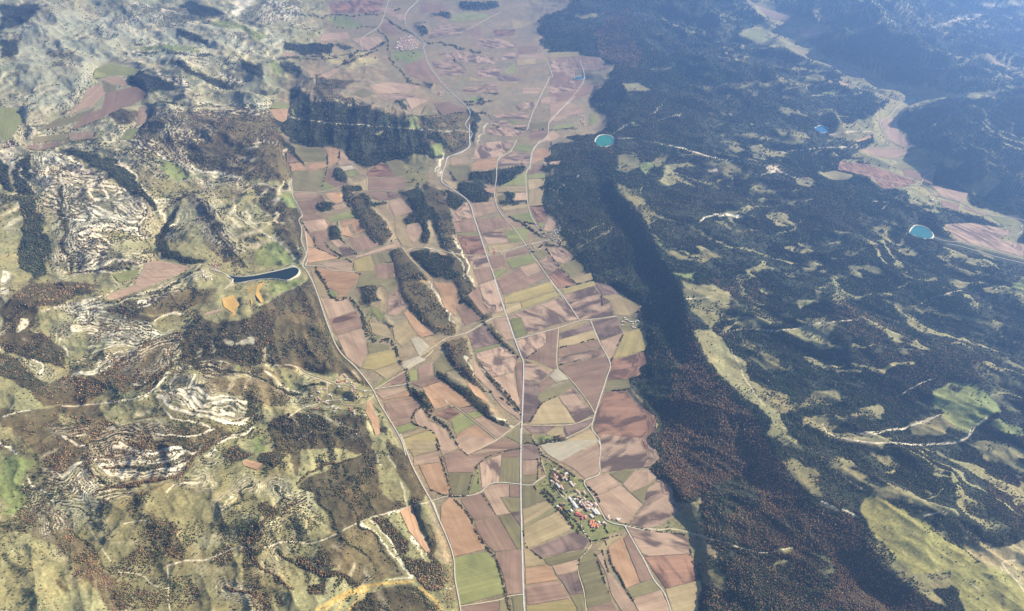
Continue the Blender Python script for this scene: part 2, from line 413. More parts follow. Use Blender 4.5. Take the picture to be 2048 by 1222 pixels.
# narrow marks: class, width in photo pixels, line
LINES = '''
O ga 3.5 : 740,240 900,290 1000,330 1070,370
O ga 2.5 : 1040,310 1120,290 1180,270 1190,330 1130,340
O ga 2 : 300,130 400,125 470,130
O ga 2 : 350,90 440,110
O ga 3 : 200,230 240,270 300,300
O ga 2 : 570,620 620,590 700,580
O gp 3 : 930,620 1000,585 1090,560 1130,540 1250,575
O ga 3.2 : 840,640 920,690 1050,740 1150,780 1290,810 1360,850 1450,890 1640,920
O ga 3 : 570,640 580,700 640,750 760,820 880,850 960,835 950,790
O ga 3 : 1290,540 1340,520 1420,515
O ga 1.5 : 1420,520 1700,470 1800,450
O ga 2 : 1530,700 1600,690 1650,640 1680,590
O gp 2 : 1300,230 1360,250 1450,240 1540,210
O tk 2.2 : 510,0 700,40 900,90 1050,130 1200,160 1330,175 1440,200 1620,270 1780,330
O ga 2 : 740,110 940,100
O ga 2 : 770,125 880,120
O ga 1.3 : 0,810 140,730 280,630
O ga 3 : 90,665 150,630
O ga 2 : 480,330 490,400 510,520
H ga 3 : 330,260 400,230 500,200 580,210 720,235
H tk 1.8 : 390,295 540,265 680,275 800,265 900,240 1020,225 1140,218
H ga 5 : 830,425 950,465 1060,465
H ga 4 : 850,450 1000,490 1120,500
H ga 4.5 : 1100,465 1250,480 1400,465 1480,450
H ga 2 : 1100,340 1300,360 1440,370 1500,400 1530,440
H ga 4 : 1000,70 1100,65 1150,100
H ga 4 : 1150,80 1260,70 1310,90
H ga 3 : 1360,35 1420,25
H ga 4 : 1470,15 1560,5
H tk 1.4 : 1480,125 1640,75 1700,60
H ga 3 : 870,790 950,770 1050,760
H ga 4 : 940,760 980,820 1150,860 1280,850
H tk 1.8 : 1140,830 1300,825 1500,780 1600,740
H tk 1.8 : 950,790 1000,850 1300,895 1640,890 1740,850 1800,780 1850,755
H tk 2 : 1350,640 1430,600 1480,570 1550,540
H tk 1.5 : 200,100 320,90
H tk 1.2 : 450,380 500,500 560,600 620,680
H ga 3 : 1880,640 1930,615
B ga 3 : 340,330 380,400 430,430
B gp 2.5 : 555,590 600,620 640,650
B gp 2.5 : 680,640 760,660
B tk 1.2 : 590,375 690,450 740,490 790,520
B ga 3 : 850,530 950,540 1060,540
B ga 3 : 1130,550 1190,540 1230,500
B ga 3 : 470,160 500,110 560,90 700,100
B ga 3 : 560,150 640,190 800,220
B tk 2 : 740,180 830,195 1000,175 1100,140 1250,90
B tk 1.8 : 700,230 1100,260 1360,240 1430,160 1520,95
B ga 3.5 : 1210,430 1350,425
B tk 2 : 1732,930 1620,930 1620,970 1700,1070 1780,1160
B tk 1.6 : 1150,670 1280,650 1380,740 1410,810
B tk 1.4 : 0,830 120,860 240,885 400,850
B tk 1.4 : 1410,1060 1470,1100
A tk 2 : 1040,632 1130,640 1220,630 1350,660 1480,700 1608,735
A tk 1.4 : 1350,650 1380,690
K gp 1.5 : 440,490 500,430
K gp 1.5 : 480,520 580,485
K gp 2 : 270,580 330,540 360,530
K ga 2.5 : 700,180 730,185
K ga 2 : 760,235 860,270
K ga 2.5 : 480,80 560,120 700,150
K ga 2 : 650,0 720,60 860,90
K ga 3 : 440,290 520,290
K tk 1.4 : 280,595 380,598
K tk 1.2 : 1130,412 1250,415 1350,400
K tk 1.4 : 960,660 1180,640 1330,635
K ga 2 : 860,385 910,400 880,410
K gp 2 : 1640,120 1720,95 1880,62
P tk 1.6 : 200,180 190,210 330,190 430,190
P tk 1.4 : 150,290 350,290
P tk 1.3 : 390,625 480,620 570,620
P tk 1.3 : 490,680 540,630
P tk 1.2 : 1140,80 1250,0
# left: pale rock ledges
L gp 2.2 : 330,160 400,200 460,260 540,300 640,330 700,400
L gp 2.2 : 350,150 460,180 520,240 640,290 720,350
L gp 2.4 : 300,240 320,340 400,340 500,380
L gp 3.0 : 580,410 640,400 730,430 720,460 640,460 580,420
L gp 3.0 : 500,400 600,370 740,380 830,390 860,440 780,450
L gp 3.0 : 480,470 600,530 740,590 880,640
L gp 3.0 : 560,480 700,540 900,600 960,530
L gp 2.7 : 640,470 760,490 900,560 950,510 880,470
L gp 2.4 : 130,260 200,340 240,410 340,450 400,470
L gp 2.4 : 300,490 400,500
L gp 2.7 : 420,580 560,580
L gp 2.7 : 560,640 740,640 880,640
L gp 2.4 : 530,690 700,660 880,650
L gp 4.1 : 880,650 920,690 960,700
L gp 2.7 : 620,700 720,730
L gp 2.7 : 560,750 640,770 700,780
L gp 3.5 : 700,160 780,200 900,290 940,370 1030,470
L gp 2.4 : 1030,460 1100,450 1170,460
L gp 2.4 : 1040,520 1080,540 1080,590
L gp 2.7 : 1190,570 1180,610 1130,660
L gp 3.2 : 1270,250 1340,270 1460,290 1600,330
L gp 2.2 : 880,70 1000,140 1150,230 1280,290 1350,370
L tk 1.6 : 680,75 870,70
L tk 1.8 : 1410,420 1450,470 1560,560 1700,660 1830,740 2000,890
L tk 1.4 : 1560,560 1540,440
L tk 1.4 : 1600,410 1720,355 1840,395 1930,405
L tk 1.4 : 1600,540 1700,640
L gp 2.0 : 230,0 210,40 320,30
L tr 3 : 390,380 410,500 420,700 470,920
L tr 2.4 : 900,90 1060,190 1190,250 1250,370
L tr 2.4 : 1170,150 1200,230
L tr 3.5 : 1290,460 1400,640 1540,800 1640,910
L tr 3 : 1360,480 1500,760 1580,880
L ta 3 : 1270,420 1150,470 1070,520
L tr 2.5 : 960,520 900,640 970,720 1010,820 1030,840
E gp 2.7 : 460,220 720,140 880,155
E tk 2 : 280,465 400,430 600,430 740,410 900,350 1080,290 1120,270 1240,230
E gp 2.4 : 520,400 640,360 700,320
E gp 2.7 : 460,560 620,560 760,590 900,640
E gp 2.7 : 600,490 760,540 900,560 1050,600
E gp 2.7 : 560,640 700,660 900,640
E gp 2.7 : 560,700 700,680 880,670
E gp 2.7 : 490,790 640,720 760,680
E gp 2.4 : 460,900 600,830 780,760
E gp 2.4 : 470,880 640,790 820,710
E gp 2.7 : 860,420 950,390 970,410 900,430
E gp 2.7 : 1010,520 1080,480 1190,460
E gp 2.7 : 860,920 900,930 910,890
E gp 4.1 : 180,760 240,790 270,860
E gp 2.7 : 390,670 420,730
E tk 2 : 20,1140 130,1100 200,1090
E tk 2 : 400,1070 500,1070 640,1055 760,1030 860,1015 980,970 1120,960
E gp 4.3 : 1120,940 1200,1000 1340,1050 1608,1060
E gp 6.8 : 1000,990 1100,1070 1280,1110 1500,1165 1608,1140
E gp 3.0 : 1200,930 1350,1020 1500,1035
E gp 3.2 : 1130,980 1280,1070 1500,1120
E gp 2.7 : 1080,940 1090,890 1140,820
E gp 2.7 : 1180,940 1230,860
E gp 2.7 : 1050,1100 1150,1150 1300,1180 1350,1222
E gp 2.7 : 1060,860 940,960 900,1010
E tr 4 : 860,950 1080,800 1150,680
E tr 3 : 640,170 880,200
E tr 2.4 : 700,400 1020,330 1280,200
E ta 3 : 900,660 1060,600 1150,590
E ta 3 : 400,240 700,170 900,150
E tr 3 : 690,930 730,960 700,900
F gp 3.5 : 400,700 480,780 560,840 650,850
F tk 1.6 : 420,675 590,675 700,740 840,790
F tk 1.8 : 570,1010 640,960 760,925
F tk 1.4 : 820,800 810,860
F tr 3 : 0,690 150,710 290,730 400,770
F tr 4 : 400,740 540,860 640,870
F tr 3 : 440,1110 520,1222
F tr 5 : 660,790 800,800
F gp 1.5 : 640,1160 720,1110 ; 
F tr 3 : 1030,700 980,640
D gp 3.5 : 780,130 900,175 1050,185 1200,170 1300,180 1400,100 1540,30
D gp 3.2 : 720,240 900,240 1100,230 1200,200 1270,185
D gp 2.7 : 780,300 1000,290 1150,275 1260,220
D gp 2.7 : 800,325 1000,320
D gp 4.1 : 400,60 520,120 600,125
D gp 3.2 : 410,60 540,60
D gp 5.4 : 440,350 500,280 540,250
D gp 4.1 : 690,250 740,310 790,350
D gp 4.9 : 1370,190 1450,110 1540,60 1640,20
D gp 3.2 : 1000,70 1150,85 1280,70 1390,20
D gp 3.0 : 820,120 880,160 960,165
D gp 2.7 : 300,310 440,355
D gp 2.7 : 180,360 190,440 ; 
D gp 2.7 : 210,320 260,390 330,430
D gp 4.1 : 0,70 90,170
D tr 4 : 600,100 800,60 1000,110 1200,150 1300,170 1450,60 1640,0
D tr 3 : 720,265 1000,265 1200,240 1290,200
D tr 3 : 560,250 620,290 700,380
D ta 5 : 620,450 800,400 1050,350 1200,300 1330,180 1480,60
D tr 3 : 440,60 560,95 640,180
D tk 2.2 : 1100,925 1230,885 1380,880 1550,810 1730,810 1860,770 1971,770
D tk 2 : 1100,930 1115,1222
D tk 1.6 : 760,965 920,980 1000,1050 1100,1065
D tk 1.6 : 820,650 940,625 1000,640
D tk 1.2 : 570,630 620,740 740,900
D gp 2.2 : 1120,480 1170,390 1330,340
D ta 3.5 : 1640,800 1700,720 1820,600 1960,480
D ta 5 : 1640,850 1700,940 1830,1010 1971,1080
D tr 4 : 1830,830 1971,910
D tr 4 : 1830,400 1900,480
D ta 5 : 1460,1050 1600,1120 1760,1200
D tr 2.2 : 1480,530 1560,480 1660,390
D tr 3 : 240,560 380,780 500,930
D tr 3 : 400,600 500,720 640,860 760,980
D tr 2.5 : 400,520 560,560 700,720
D tr 2 : 190,360 200,470
D tr 3 : 1000,640 1020,800 1040,900
D ta 2.4 : 1040,800 1200,880
C gp 2.6 : 440,590 520,690 640,820 730,900 800,1000
C gp 3 : 500,580 600,700 730,880
C gp 1.4 : 640,120 695,210
C gp 1.6 : 730,290 795,440
C gp 1.3 : 520,90 590,200
C tk 1.8 : 0,735 90,735 270,670 440,580 640,515 810,460 940,435
C gp 3 : 640,515 720,490 800,460
C gp 1.8 : 730,520 830,700 900,830
C gp 1.6 : 830,640 940,800
C gp 4 : 950,450 1000,580
C oc 6 : 130,1200 300,1110 430,1055 600,1030 800,1015
C oc 4 : 160,1222 300,1130 430,1065
C oc 4 : 280,1222 340,1120 500,1065
C oc 5 : 360,1222 430,1130 480,1070
C oc 5 : 850,1060 950,1130 1010,1222
C ta 4 : 0,290 160,190 330,150 490,50
C tr 3 : 230,270 500,700 700,960
C tr 3 : 20,310 280,640 500,920
C tr 3 : 340,170 500,440 600,560
C gp 1.4 : 640,1020 800,1000
C gp 1.2 : 900,850 940,960 1000,1030 1110,1045
C tr 3 : 0,550 120,640
G gp 2 : 200,0 290,150 400,290
G gp 1.6 : 540,0 600,180
G gp 3 : 690,960 720,1000
G gp 3 : 760,1030 810,1055
G gp 1.6 : 590,630 640,680 750,800
G gp 1.6 : 470,540 530,620 530,700
N gp 1.4 : 0,820 120,850 300,880
N gp 1.6 : 140,700 180,800 260,940 330,1080
N gp 2 : 240,760 320,960 380,1100
N gp 1.2 : 1000,420 1030,375 1080,350 1170,270
N ga 1.2 : 1100,850 1200,780 1375,690
N gp 2 : 130,100 125,300
N gp 1.2 : 100,180 130,200
J tk 1.4 : 100,800 350,835 700,860 1200,900
J tr 2.2 : 750,120 850,190 960,240 1040,290 1230,310 1320,350 1410,360
J tr 2 : 860,480 910,550 1050,600
J tr 2 : 700,200 760,270 780,400 840,470
J tr 2 : 0,395 330,395 640,340 750,290
J tr 1.6 : 0,85 400,105 740,90 860,60
J tr 2 : 1200,400 1270,440 1310,490
J tr 2 : 1310,720 1440,700 1500,690
J tr 1.4 : 550,190 700,185
J tr 2 : 1340,780 1440,780 1470,820
J tr 1.4 : 1470,850 1540,880 1720,885 1850,890 2048,870
J tr 2.4 : 240,560 480,430 700,350
J gp 1.6 : 60,180 260,140
J gp 2 : 1380,990 1440,850
J gp 3 : 1140,1080 1110,1161
J gp 1.4 : 1200,900 1320,900
J gg 4 : 200,680 260,780
J gg 3 : 110,640 130,780
I gp 1.6 : 640,90 740,200
I gp 2 : 900,150 950,240
I tk 1.2 : 220,905 570,810
I tr 2.5 : 1100,350 1300,375 1450,375
I tr 1.8 : 870,370 1100,360
I tr 2 : 620,540 560,660 430,800
I tr 1.6 : 0,710 140,800 180,860 320,850
I tr 2 : 650,960 780,870 830,950
I tr 2 : 1130,800 1200,1000 1250,1100
I tr 2 : 880,960 1100,1130
I gp 1.6 : 1160,780 1250,745
I gp 1.6 : 1190,800 1200,860 1260,900
I gp 1.3 : 1320,940 1400,935
I gp 1.6 : 1320,700 1500,710 1800,710
I tr 1.6 : 1180,700 1500,720 1780,720
I tr 2 : 470,960 800,970
'''
# ------------------------------------------------------------------ survey: cultivated plots (soil kind, outline)
PLOTS = '''
V t : 655,822 750,782 800,812 705,862
V t : 952,805 1062,785 1100,895 1045,905 935,842
V t : 500,600 560,600 540,650 480,640
V t : 560,690 610,680 700,800 650,830
A d : 157,45 240,25 275,60 285,110 265,140 157,143
A p : 160,148 268,145 262,250 160,255
A g : 157,258 262,255 262,300 235,315 157,318
A g : 157,328 225,325 328,433 161,492
A t : 162,498 330,438 378,480 170,610
A t : 172,630 420,510 525,635 200,775 175,760
A g : 170,612 380,483 415,505 172,628
A d : 215,782 500,670 560,655 640,720 600,775 300,840
A t : 172,780 205,785 300,855 330,890 180,910
A g : 310,848 610,778 560,850 370,900 335,885
A p : 375,905 555,855 550,935 410,970
A o : 183,918 340,895 410,1000 184,1035
A b : 186,1045 412,1008 500,1130 190,1180
A d : 416,975 550,940 595,1095 505,1108
A y : 191,1190 500,1138 530,1170 560,1300 193,1300
A g : 505,1115 597,1103 610,1222 618,1330 580,1330 550,1200
A g : 570,860 650,780 680,810 700,900 740,1000 800,1150 625,1200 603,1050 562,930
A b : 630,1205 800,1160 830,1222 850,1330 625,1330
A t : 690,790 740,730 840,688 870,690 790,740 740,800 720,790
A p : 690,830 730,800 750,900 800,980 880,1060 980,1222 1010,1330 940,1330 800,1110 760,960 720,880
A o : 775,770 870,690 910,800 1000,1020 905,1060 820,930 775,830
A b : 882,700 920,672 1105,990 1005,1020
A m : 905,620 1040,640 1290,672 1350,715 1358,813 1028,833
A n : 1030,837 1358,817 1395,900 1425,1000 1182,1063
A g : 905,1064 1105,993 1148,1068 945,1130
A p : 945,1135 1152,1073 1222,1222 1245,1330 1020,1330 990,1222
A t : 1185,1070 1428,1003 1445,1070 1410,1130 1415,1222 1420,1330 1260,1330 1232,1222
A p : 610,305 715,255 780,248 855,320 740,380 670,400
A p : 672,407 740,385 862,325 1018,460 915,593 880,598 755,548
A g : 785,243 900,205 960,215 880,313
A p : 880,318 965,220 1060,205 1125,265 1060,320 930,375
A g : 935,378 1065,322 1135,275 1050,350 1020,455
A m : 925,600 1030,465 1055,350 1140,277 1233,340 1235,440 1280,462 1322,462 1130,618 1040,630
A p : 430,157 700,22 713,60 708,235 610,278 520,200
A w : 287,40 380,10 690,0 695,15 425,155 340,100
A m : 722,60 715,0 730,-40 1040,-10 1070,45 1110,65 1145,130 1080,190 960,203 722,236
C t : 760,0 965,0 980,73 812,118 770,50
C p : 812,122 985,80 1000,158 905,170 815,185
C o : 850,178 905,174 1005,162 1050,290 1068,390 1020,395 930,350
C p : 985,0 1100,0 1132,60 1020,108
C p : 1108,0 1180,-40 1420,0 1200,108 1138,60
C b : 1025,112 1142,70 1205,114 1560,67 1320,130 1280,163 1240,230 1060,233
C p : 1215,107 1480,0 1570,60
C g : 1060,240 1235,235 1200,393 1087,393
C v : 1205,388 1268,190 1285,345 1288,360
C m : 1285,165 1438,105 1423,300 1345,318 1300,345
C b : 1450,82 1570,72 1570,120 1442,125
C g : 1442,130 1570,125 1568,308 1426,300
C p : 1310,370 1350,328 1440,314 1493,317 1493,405 1430,410 1500,525 1405,540
C b : 1498,322 1570,324 1570,410 1498,408
C g : 1435,415 1570,415 1571,510 1500,515
C d : 1505,520 1573,515 1576,615
C b : 1150,420 1300,377 1403,545 1250,578 1160,450
C o : 1005,590 1010,470 1075,407 1150,485 1220,580 1326,780 1105,833 1062,700
C b : 1250,587 1413,548 1548,780 1390,798 1330,740 1270,660
C g : 1420,545 1500,527 1576,630 1578,778 1552,783
C v : 1105,840 1338,800 1400,880 1438,1000 1455,1098 1143,1180 1115,1000
C b : 1397,802 1588,787 1593,1095 1485,1103 1450,950 1395,840
C b : 1150,1197 1420,1147 1420,1222 1420,1330 1145,1330 1147,1222
C g : 1430,1142 1490,1132 1500,1222 1500,1330 1425,1330 1425,1222
C g : 1515,1127 1595,1112 1600,1222 1602,1330 1530,1330 1530,1222
C o : 715,510 800,462 848,640 935,800 900,800 780,650
G y : 755,132 820,92 1085,12 1118,75 870,150 750,172
G y : 870,157 1120,82 1153,112 882,205
G t : 757,177 860,160 878,210 767,248
G m : 785,257 1163,128 1278,280 1080,330 922,388 870,270 787,280
G v : 790,287 865,268 918,388 832,423
G m : 1170,112 1393,42 1450,122 1500,152 1538,255 1292,288
G d : 1400,14 1500,37 1595,100 1450,112
G t : 1452,117 1590,97 1650,142 1740,190 1715,220 1650,258 1552,255 1505,150
G t : 1145,347 1287,300 1365,298 1147,375
G d : 1145,382 1385,312 1402,350 1145,430
G t : 1143,434 1403,357 1423,430 1143,490
G b : 1141,494 1425,434 1440,470 1139,560
G m : 1138,566 1450,480 1485,542 1137,615
G b : 1137,627 1488,547 1502,600 1486,640 1462,760 1402,955 1340,848 1222,705
G d : 1382,302 1558,268 1570,330 1605,380 1440,430
G p : 1442,442 1598,388 1508,585
G y : 1532,568 1612,388 1718,352 1783,460 1758,508
G n : 1530,577 1753,517 1778,600 1715,640 1738,680 1640,713 1493,718 1492,650
G g : 1491,724 1650,713 1655,778 1476,798
G n : 1476,807 1620,797 1700,900 1848,985 1830,1060 1838,1100 1760,1150 1800,1222 1455,1222 1430,1130 1393,1060 1412,970
G t : 932,1038 1020,890 1133,840 1265,1028
G m : 1142,840 1240,772 1393,963 1270,1027
G g : 1000,820 1060,792 1230,737 1253,765 1140,833 1015,883 990,850
G w : 1072,690 1130,637 1212,713 1120,735
G b : 1010,740 1068,693 1118,737 1000,815
G m : 897,617 902,580 1088,660 1005,738 893,716
G d : 892,720 1003,745 990,830 1013,890 930,1018 886,1030
G t : 893,575 960,577 1110,645 1085,660
G b : 893,565 1000,492 1130,495 1128,625 1110,640 940,572
G m : 837,440 1048,372 1048,460 900,567 887,562 852,480
G b : 1055,372 1134,347 1133,488 1012,500 1055,450
G m : 565,40 676,0 753,220 652,243 605,170
G t : 657,250 755,224 760,253 672,275
G p : 674,287 768,265 822,428 762,433 695,350
G d : 487,390 598,328 718,455 530,500
G v : 532,505 720,460 730,470 540,522
G m : 540,533 735,478 850,565 818,640 813,663 662,700 575,600
G p : 664,705 818,667 830,740 862,890 850,905 740,800
G b : 827,600 878,592 882,760 873,945 842,760
G p : 527,562 600,680 700,790 865,960 858,1006 730,910 640,790 540,690
G o : 478,730 560,770 638,868 636,885 540,830
G b : 405,200 460,162 588,280 467,328
G o : 240,20 380,20 438,130 400,180 408,268 320,200 300,140 285,90
G w : 72,420 140,412 213,480 137,548
G w : 0,602 130,547 188,575 40,648
G b : 82,742 250,697 300,722 162,775
G o : 162,777 305,725 500,870 528,900 430,920 360,900 250,930
G b : 432,925 535,907 568,935 472,960
G n : 253,960 360,912 428,955 350,1010
G v : 367,1010 440,957 540,1030 402,1108
G v : 472,962 570,937 598,970 530,998
G p : 530,1003 600,977 700,1040 798,1070 700,1143
G o : 405,1117 545,1045 688,1155 550,1222 430,1200
G p : 152,922 200,1010 330,1080 400,1222 282,1222 250,1100 122,1040 100,972
G g : 762,1125 863,1050 863,1178
G b : 590,1215 750,1137 858,1190 858,1218
G d : 888,1052 1120,1052 1040,1100 950,1102
G g : 887,1107 940,1107 958,1165 887,1180
G t : 1045,1107 1130,1052 1170,1057 1170,1108 1090,1128
G d : 1182,1052 1378,1002 1350,1060 1190,1133
G t : 1200,1152 1380,1077 1418,1140 1432,1222 1020,1222 1100,1172
G b : 490,110 560,40 600,170 645,240 600,250
F o : 745,50 900,60 1020,85 1020,120 960,190 935,235 892,248 887,200 820,180 770,110
F t : 712,62 740,57 760,120 808,170 808,235 770,240
F v : 827,202 883,199 878,240 842,240
F g : 1030,95 1200,35 1250,105 1263,180 1215,215 1180,170 1100,160 1005,180
F p : 777,250 950,250 975,300 1000,328 830,383
F n : 832,388 1000,333 1020,365 840,420
F b : 847,422 1025,368 1053,430 900,480 867,485
F p : 882,490 1050,442 1060,500 1078,600 1030,693 942,620
F g : 1077,532 1210,547 1220,573 1085,605
F y : 1087,608 1255,577 1260,660 1112,708 1042,698
F t : 1117,712 1265,667 1298,705 1200,768
F b : 1207,780 1308,712 1328,788 1240,803
F v : 1117,825 1190,757 1210,775 1130,833
F p : 1125,838 1220,787 1235,803 1145,833
F p : 1128,852 1300,817 1330,840 1172,893
F o : 1172,900 1340,842 1350,873 1190,903
F b : 1182,915 1370,880 1423,925 1380,998 1217,1038
F b : 1217,1042 1373,1007 1365,1040 1250,1073
F v : 1257,1078 1370,1047 1398,1080 1282,1118
F t : 1287,1130 1430,1082 1480,1090 1300,1148
F y : 1302,1155 1483,1094 1518,1130 1525,1200 1315,1222
F o : 1072,922 1113,898 1108,960 1148,1020 1158,1120 1130,1130 1100,1040 1067,980
F m : 1215,240 1273,187 1338,310 1252,363 1202,348
F o : 1312,340 1340,322 1440,422 1508,480 1420,498 1370,440
F t : 1240,440 1330,382 1350,450 1388,480 1300,558 1252,510
F t : 1090,400 1200,422 1228,470 1190,498 1112,470
F v : 1100,322 1148,302 1188,370 1152,398
F v : 1342,717 1398,700 1398,773 1350,783
F b : 1402,698 1490,660 1500,738 1407,773
G g : 245,600 308,522 395,640 252,688
F k : 355,222 370,160 413,142 380,200 418,280 397,283
F k : 312,190 330,167 350,162 322,220 348,308 332,313
E k : 1427,380 1500,352 1543,420 1510,450 1520,480 1432,523 1500,472 1440,430
E p : 1310,490 1330,467 1430,440 1420,460
D o : 1592,240 1620,227 1728,255 1693,298 1600,265
E p : 930,152 1000,132 1200,167 1208,188 922,188
E p : 920,195 1200,187 1150,220 940,310 730,390 680,385 702,350 870,290 882,250
E v : 722,222 878,187 898,200 868,240 772,278
M b : 60,102 150,170 168,190 62,203
M o : 77,210 180,197 238,260 102,273
M g : 107,280 240,267 260,290 388,247 398,260 370,420 330,448 117,438
M o : 250,217 290,202 408,197 408,235 250,278
M g : 132,62 388,77 408,180 200,188 132,110
M o : 397,77 490,72 518,100 508,180 440,230 420,233 417,130
M p : 525,97 560,112 628,210 522,223 502,208 525,180
M w : 512,237 630,222 658,255 560,273
M v : 577,280 658,262 698,300 602,328
M b : 415,252 488,237 458,330 553,385 490,418 387,363
M v : 377,370 463,367 488,420 362,443
M t : 620,387 758,337 755,438 725,438 700,390
M n : 762,270 890,192 940,222 998,320 762,323
M g : 922,192 1030,167 1108,280 1085,308 1007,308 950,230
M b : 772,337 1080,322 1093,400 1000,438 772,436
M p : 112,457 323,462 290,518 142,513
M b : 152,540 290,522 330,482 360,472 398,538 330,530 320,600 328,638 202,648
M b : 207,657 330,647 398,690 192,703
M p : 192,714 385,687 428,750 400,783 262,806
M o : 392,467 540,457 553,538 480,558 400,488
M p : 452,580 560,552 588,590 482,613
M v : 412,680 630,612 658,670 442,718
M b : 257,812 390,792 433,870 370,923 312,923
M o : 202,762 240,812 300,902 303,938 232,928
M o : 237,937 310,947 400,980 518,1030 242,1073
M b : 312,930 390,922 498,1018 400,973
M p : 442,880 520,867 558,910 500,938
M d : 512,940 570,927 658,1000 560,1018
M b : 607,860 760,842 878,920 672,983
M o : 542,702 690,692 698,710 542,758
M o : 542,772 590,742 638,850 542,828
M o : 622,730 690,717 748,790 652,828
M b : 732,450 920,452 958,520 860,528 780,488
M d : 932,455 1010,452 1048,498 950,523
M p : 947,535 1060,512 1168,630 1000,668 967,600
M p : 1112,740 1220,722 1248,800 1160,903 1092,810
M t : 1002,680 1060,682 1148,900 1158,938 1070,928 1010,830
M p : 682,1010 1040,892 1048,928 900,968 642,1033
M y : 642,1060 790,1007 818,1138 652,1148
M g : 802,1000 940,977 978,1060 830,1088
M p : 352,1080 638,1042 628,1148 402,1108
M b : 832,1095 988,1067 1008,1200 852,1215
N m : 400,32 560,12 682,5 640,78 560,133 352,148
N o : 405,152 548,142 545,213 352,233 362,190
N v : 702,30 780,32 838,52 808,93 672,80
N m : 562,147 650,97 808,102 793,188 562,208
N o : 847,62 958,70 963,110 870,163 808,188
N p : 902,172 1048,157 1018,190 910,185
N b : 802,202 900,182 898,215 830,258 785,263
N v : 787,272 918,252 918,290 787,298
N t : 787,305 918,297 905,348 792,383
N t : 797,387 913,367 898,430 898,498 797,508
N n : 802,517 900,507 928,560 918,620 862,633
N v : 862,642 908,627 893,670 877,680
N v : 555,362 660,312 776,240 785,348 640,345
N t : 552,372 640,352 775,350 780,393 552,403
N b : 447,372 538,357 528,408 480,400
N g : 192,202 338,192 338,308 252,318 205,260
N p : 192,142 238,137 308,175 202,193
N t : 132,302 240,332 248,380 202,368
N m : 207,560 318,477 373,600 217,628
N b : 217,634 376,610 398,703 232,708
N v : 237,714 400,710 403,725 242,728
N n : 242,737 408,732 466,876 302,868
N p : 347,482 528,472 558,548 382,598
N b : 392,607 600,602 668,650 560,678 432,718
N m : 432,722 565,682 600,712 648,778 482,798
N v : 607,707 753,667 788,690 778,758 700,783 652,778
N p : 572,557 640,582 738,650 690,668
N v : 642,577 820,552 848,648 780,623 690,608
N t : 572,512 778,492 788,512 602,543
N g : 552,427 610,422 618,463 562,463
N p : 692,407 783,402 780,458 682,463
N t : 482,812 670,792 688,820 620,848 492,868
N m : 312,887 468,890 498,968 372,993
N b : 377,997 500,977 523,1058 412,1103
N b : 487,892 600,877 618,958 512,988
N v : 622,920 820,872 858,930 662,983
N v : 522,1010 638,987 560,1048 532,1058
N b : 622,862 770,820 788,858 622,900
N p : 722,977 850,937 888,998 782,1048
N b : 547,1072 720,987 780,1052 890,1012 928,1050 700,1148 602,1178
N g : 812,862 910,832 938,880 872,923
N m : 877,932 945,887 1018,965 960,1008 920,998
N m : 927,842 1050,817 1108,860 1138,905 1027,958
N g : 1037,967 1145,912 1208,960 1218,998 1122,1048
N n : 947,1030 1020,977 1148,1100 1012,1138
N t : 1127,1062 1268,1012 1283,1065 1162,1098
N y : 1052,1142 1288,1077 1308,1108 1062,1178
N p : 902,690 935,602 960,592 998,640 960,698
J p : 300,280 330,232 490,217 518,260 350,283
J n : 350,22 540,2 750,2 705,88 400,90
J p : 522,265 600,252 718,252 738,280 640,348 602,328
J b : 722,170 760,152 868,230 800,248 732,213
J p : 832,102 888,92 898,138 845,143
J v : 1222,102 1290,82 1440,92 1478,120 1290,148 1182,148
J m : 1042,222 1150,162 1328,200 1280,228 1052,268
J b : 1322,210 1370,177 1438,240 1360,258
J m : 1102,370 1260,352 1528,400 1498,438 1290,428
J b : 882,442 1010,402 1148,580 902,518
J m : 1062,420 1200,402 1308,490 1240,518 1132,518
J v : 1212,600 1290,532 1308,535 1230,598
J p : 642,580 800,562 998,590 900,638 702,638
J g : 522,640 600,602 688,640 602,668
J p : 882,660 1058,682 930,748
J b : 1082,702 1200,702 1308,748 1142,788 1102,740
J g : 992,790 1040,712 1098,788
J m : 1282,602 1518,562 1538,638 1282,638
J d : 1512,502 1650,522 1708,558 1522,550
J v : 1562,490 1638,422 1648,500 1582,508
J b : 1662,322 1800,312 1788,358 1662,368
J m : 1552,372 1650,352 1638,398 1542,418
J t : 1652,402 1780,402 1778,438 1652,448
J m : 1382,462 1540,450 1530,520 1390,540
J p : 1692,602 1820,602 1798,638 1692,643
J p : 1822,660 1918,662 1898,718 1812,708
J m : 1642,722 1780,692 1778,728 1662,758
J p : 1902,670 2028,652 1940,738 1892,738
J m : 1482,782 1700,762 1738,790 1728,808 1502,808
J m : 1462,832 1580,822 1630,858 1718,852 1718,878 1472,848
J v : 1602,822 1660,827 1638,855 1592,848
J g : 1742,842 1868,832 1858,878 1742,883
J v : 1902,860 1990,847 2048,852 2048,868 1892,888
J m : 1442,872 1600,872 1698,900 1660,938 1452,918
J b : 1742,902 1868,882 1858,918 1800,958 1740,950
J p : 1892,892 1958,932 1900,958 1800,975 1860,930
J p : 452,450 488,442 360,538 302,518
J n : 1492,202 1640,202 1638,238 1502,248
J t : 1602,132 1758,152 1700,188 1622,198
J m : 1352,272 1518,262 1648,300 1640,328 1402,328
J p : 1662,376 1838,366 1828,398 1662,398
J b : 1862,392 2048,387 2048,438 1882,448
J p : 1892,457 2048,452 2048,528 1902,528
J m : 1882,562 2048,552 2048,618 1872,638
J p : 620,20 800,60 860,130 780,100
J b : 1000,20 1140,30 1200,70 1060,80 990,90
J m : 720,640 1000,650 860,680 700,690
J t : 1320,560 1500,545 1370,540 1330,520
K y : 0,227 130,222 118,240 0,258
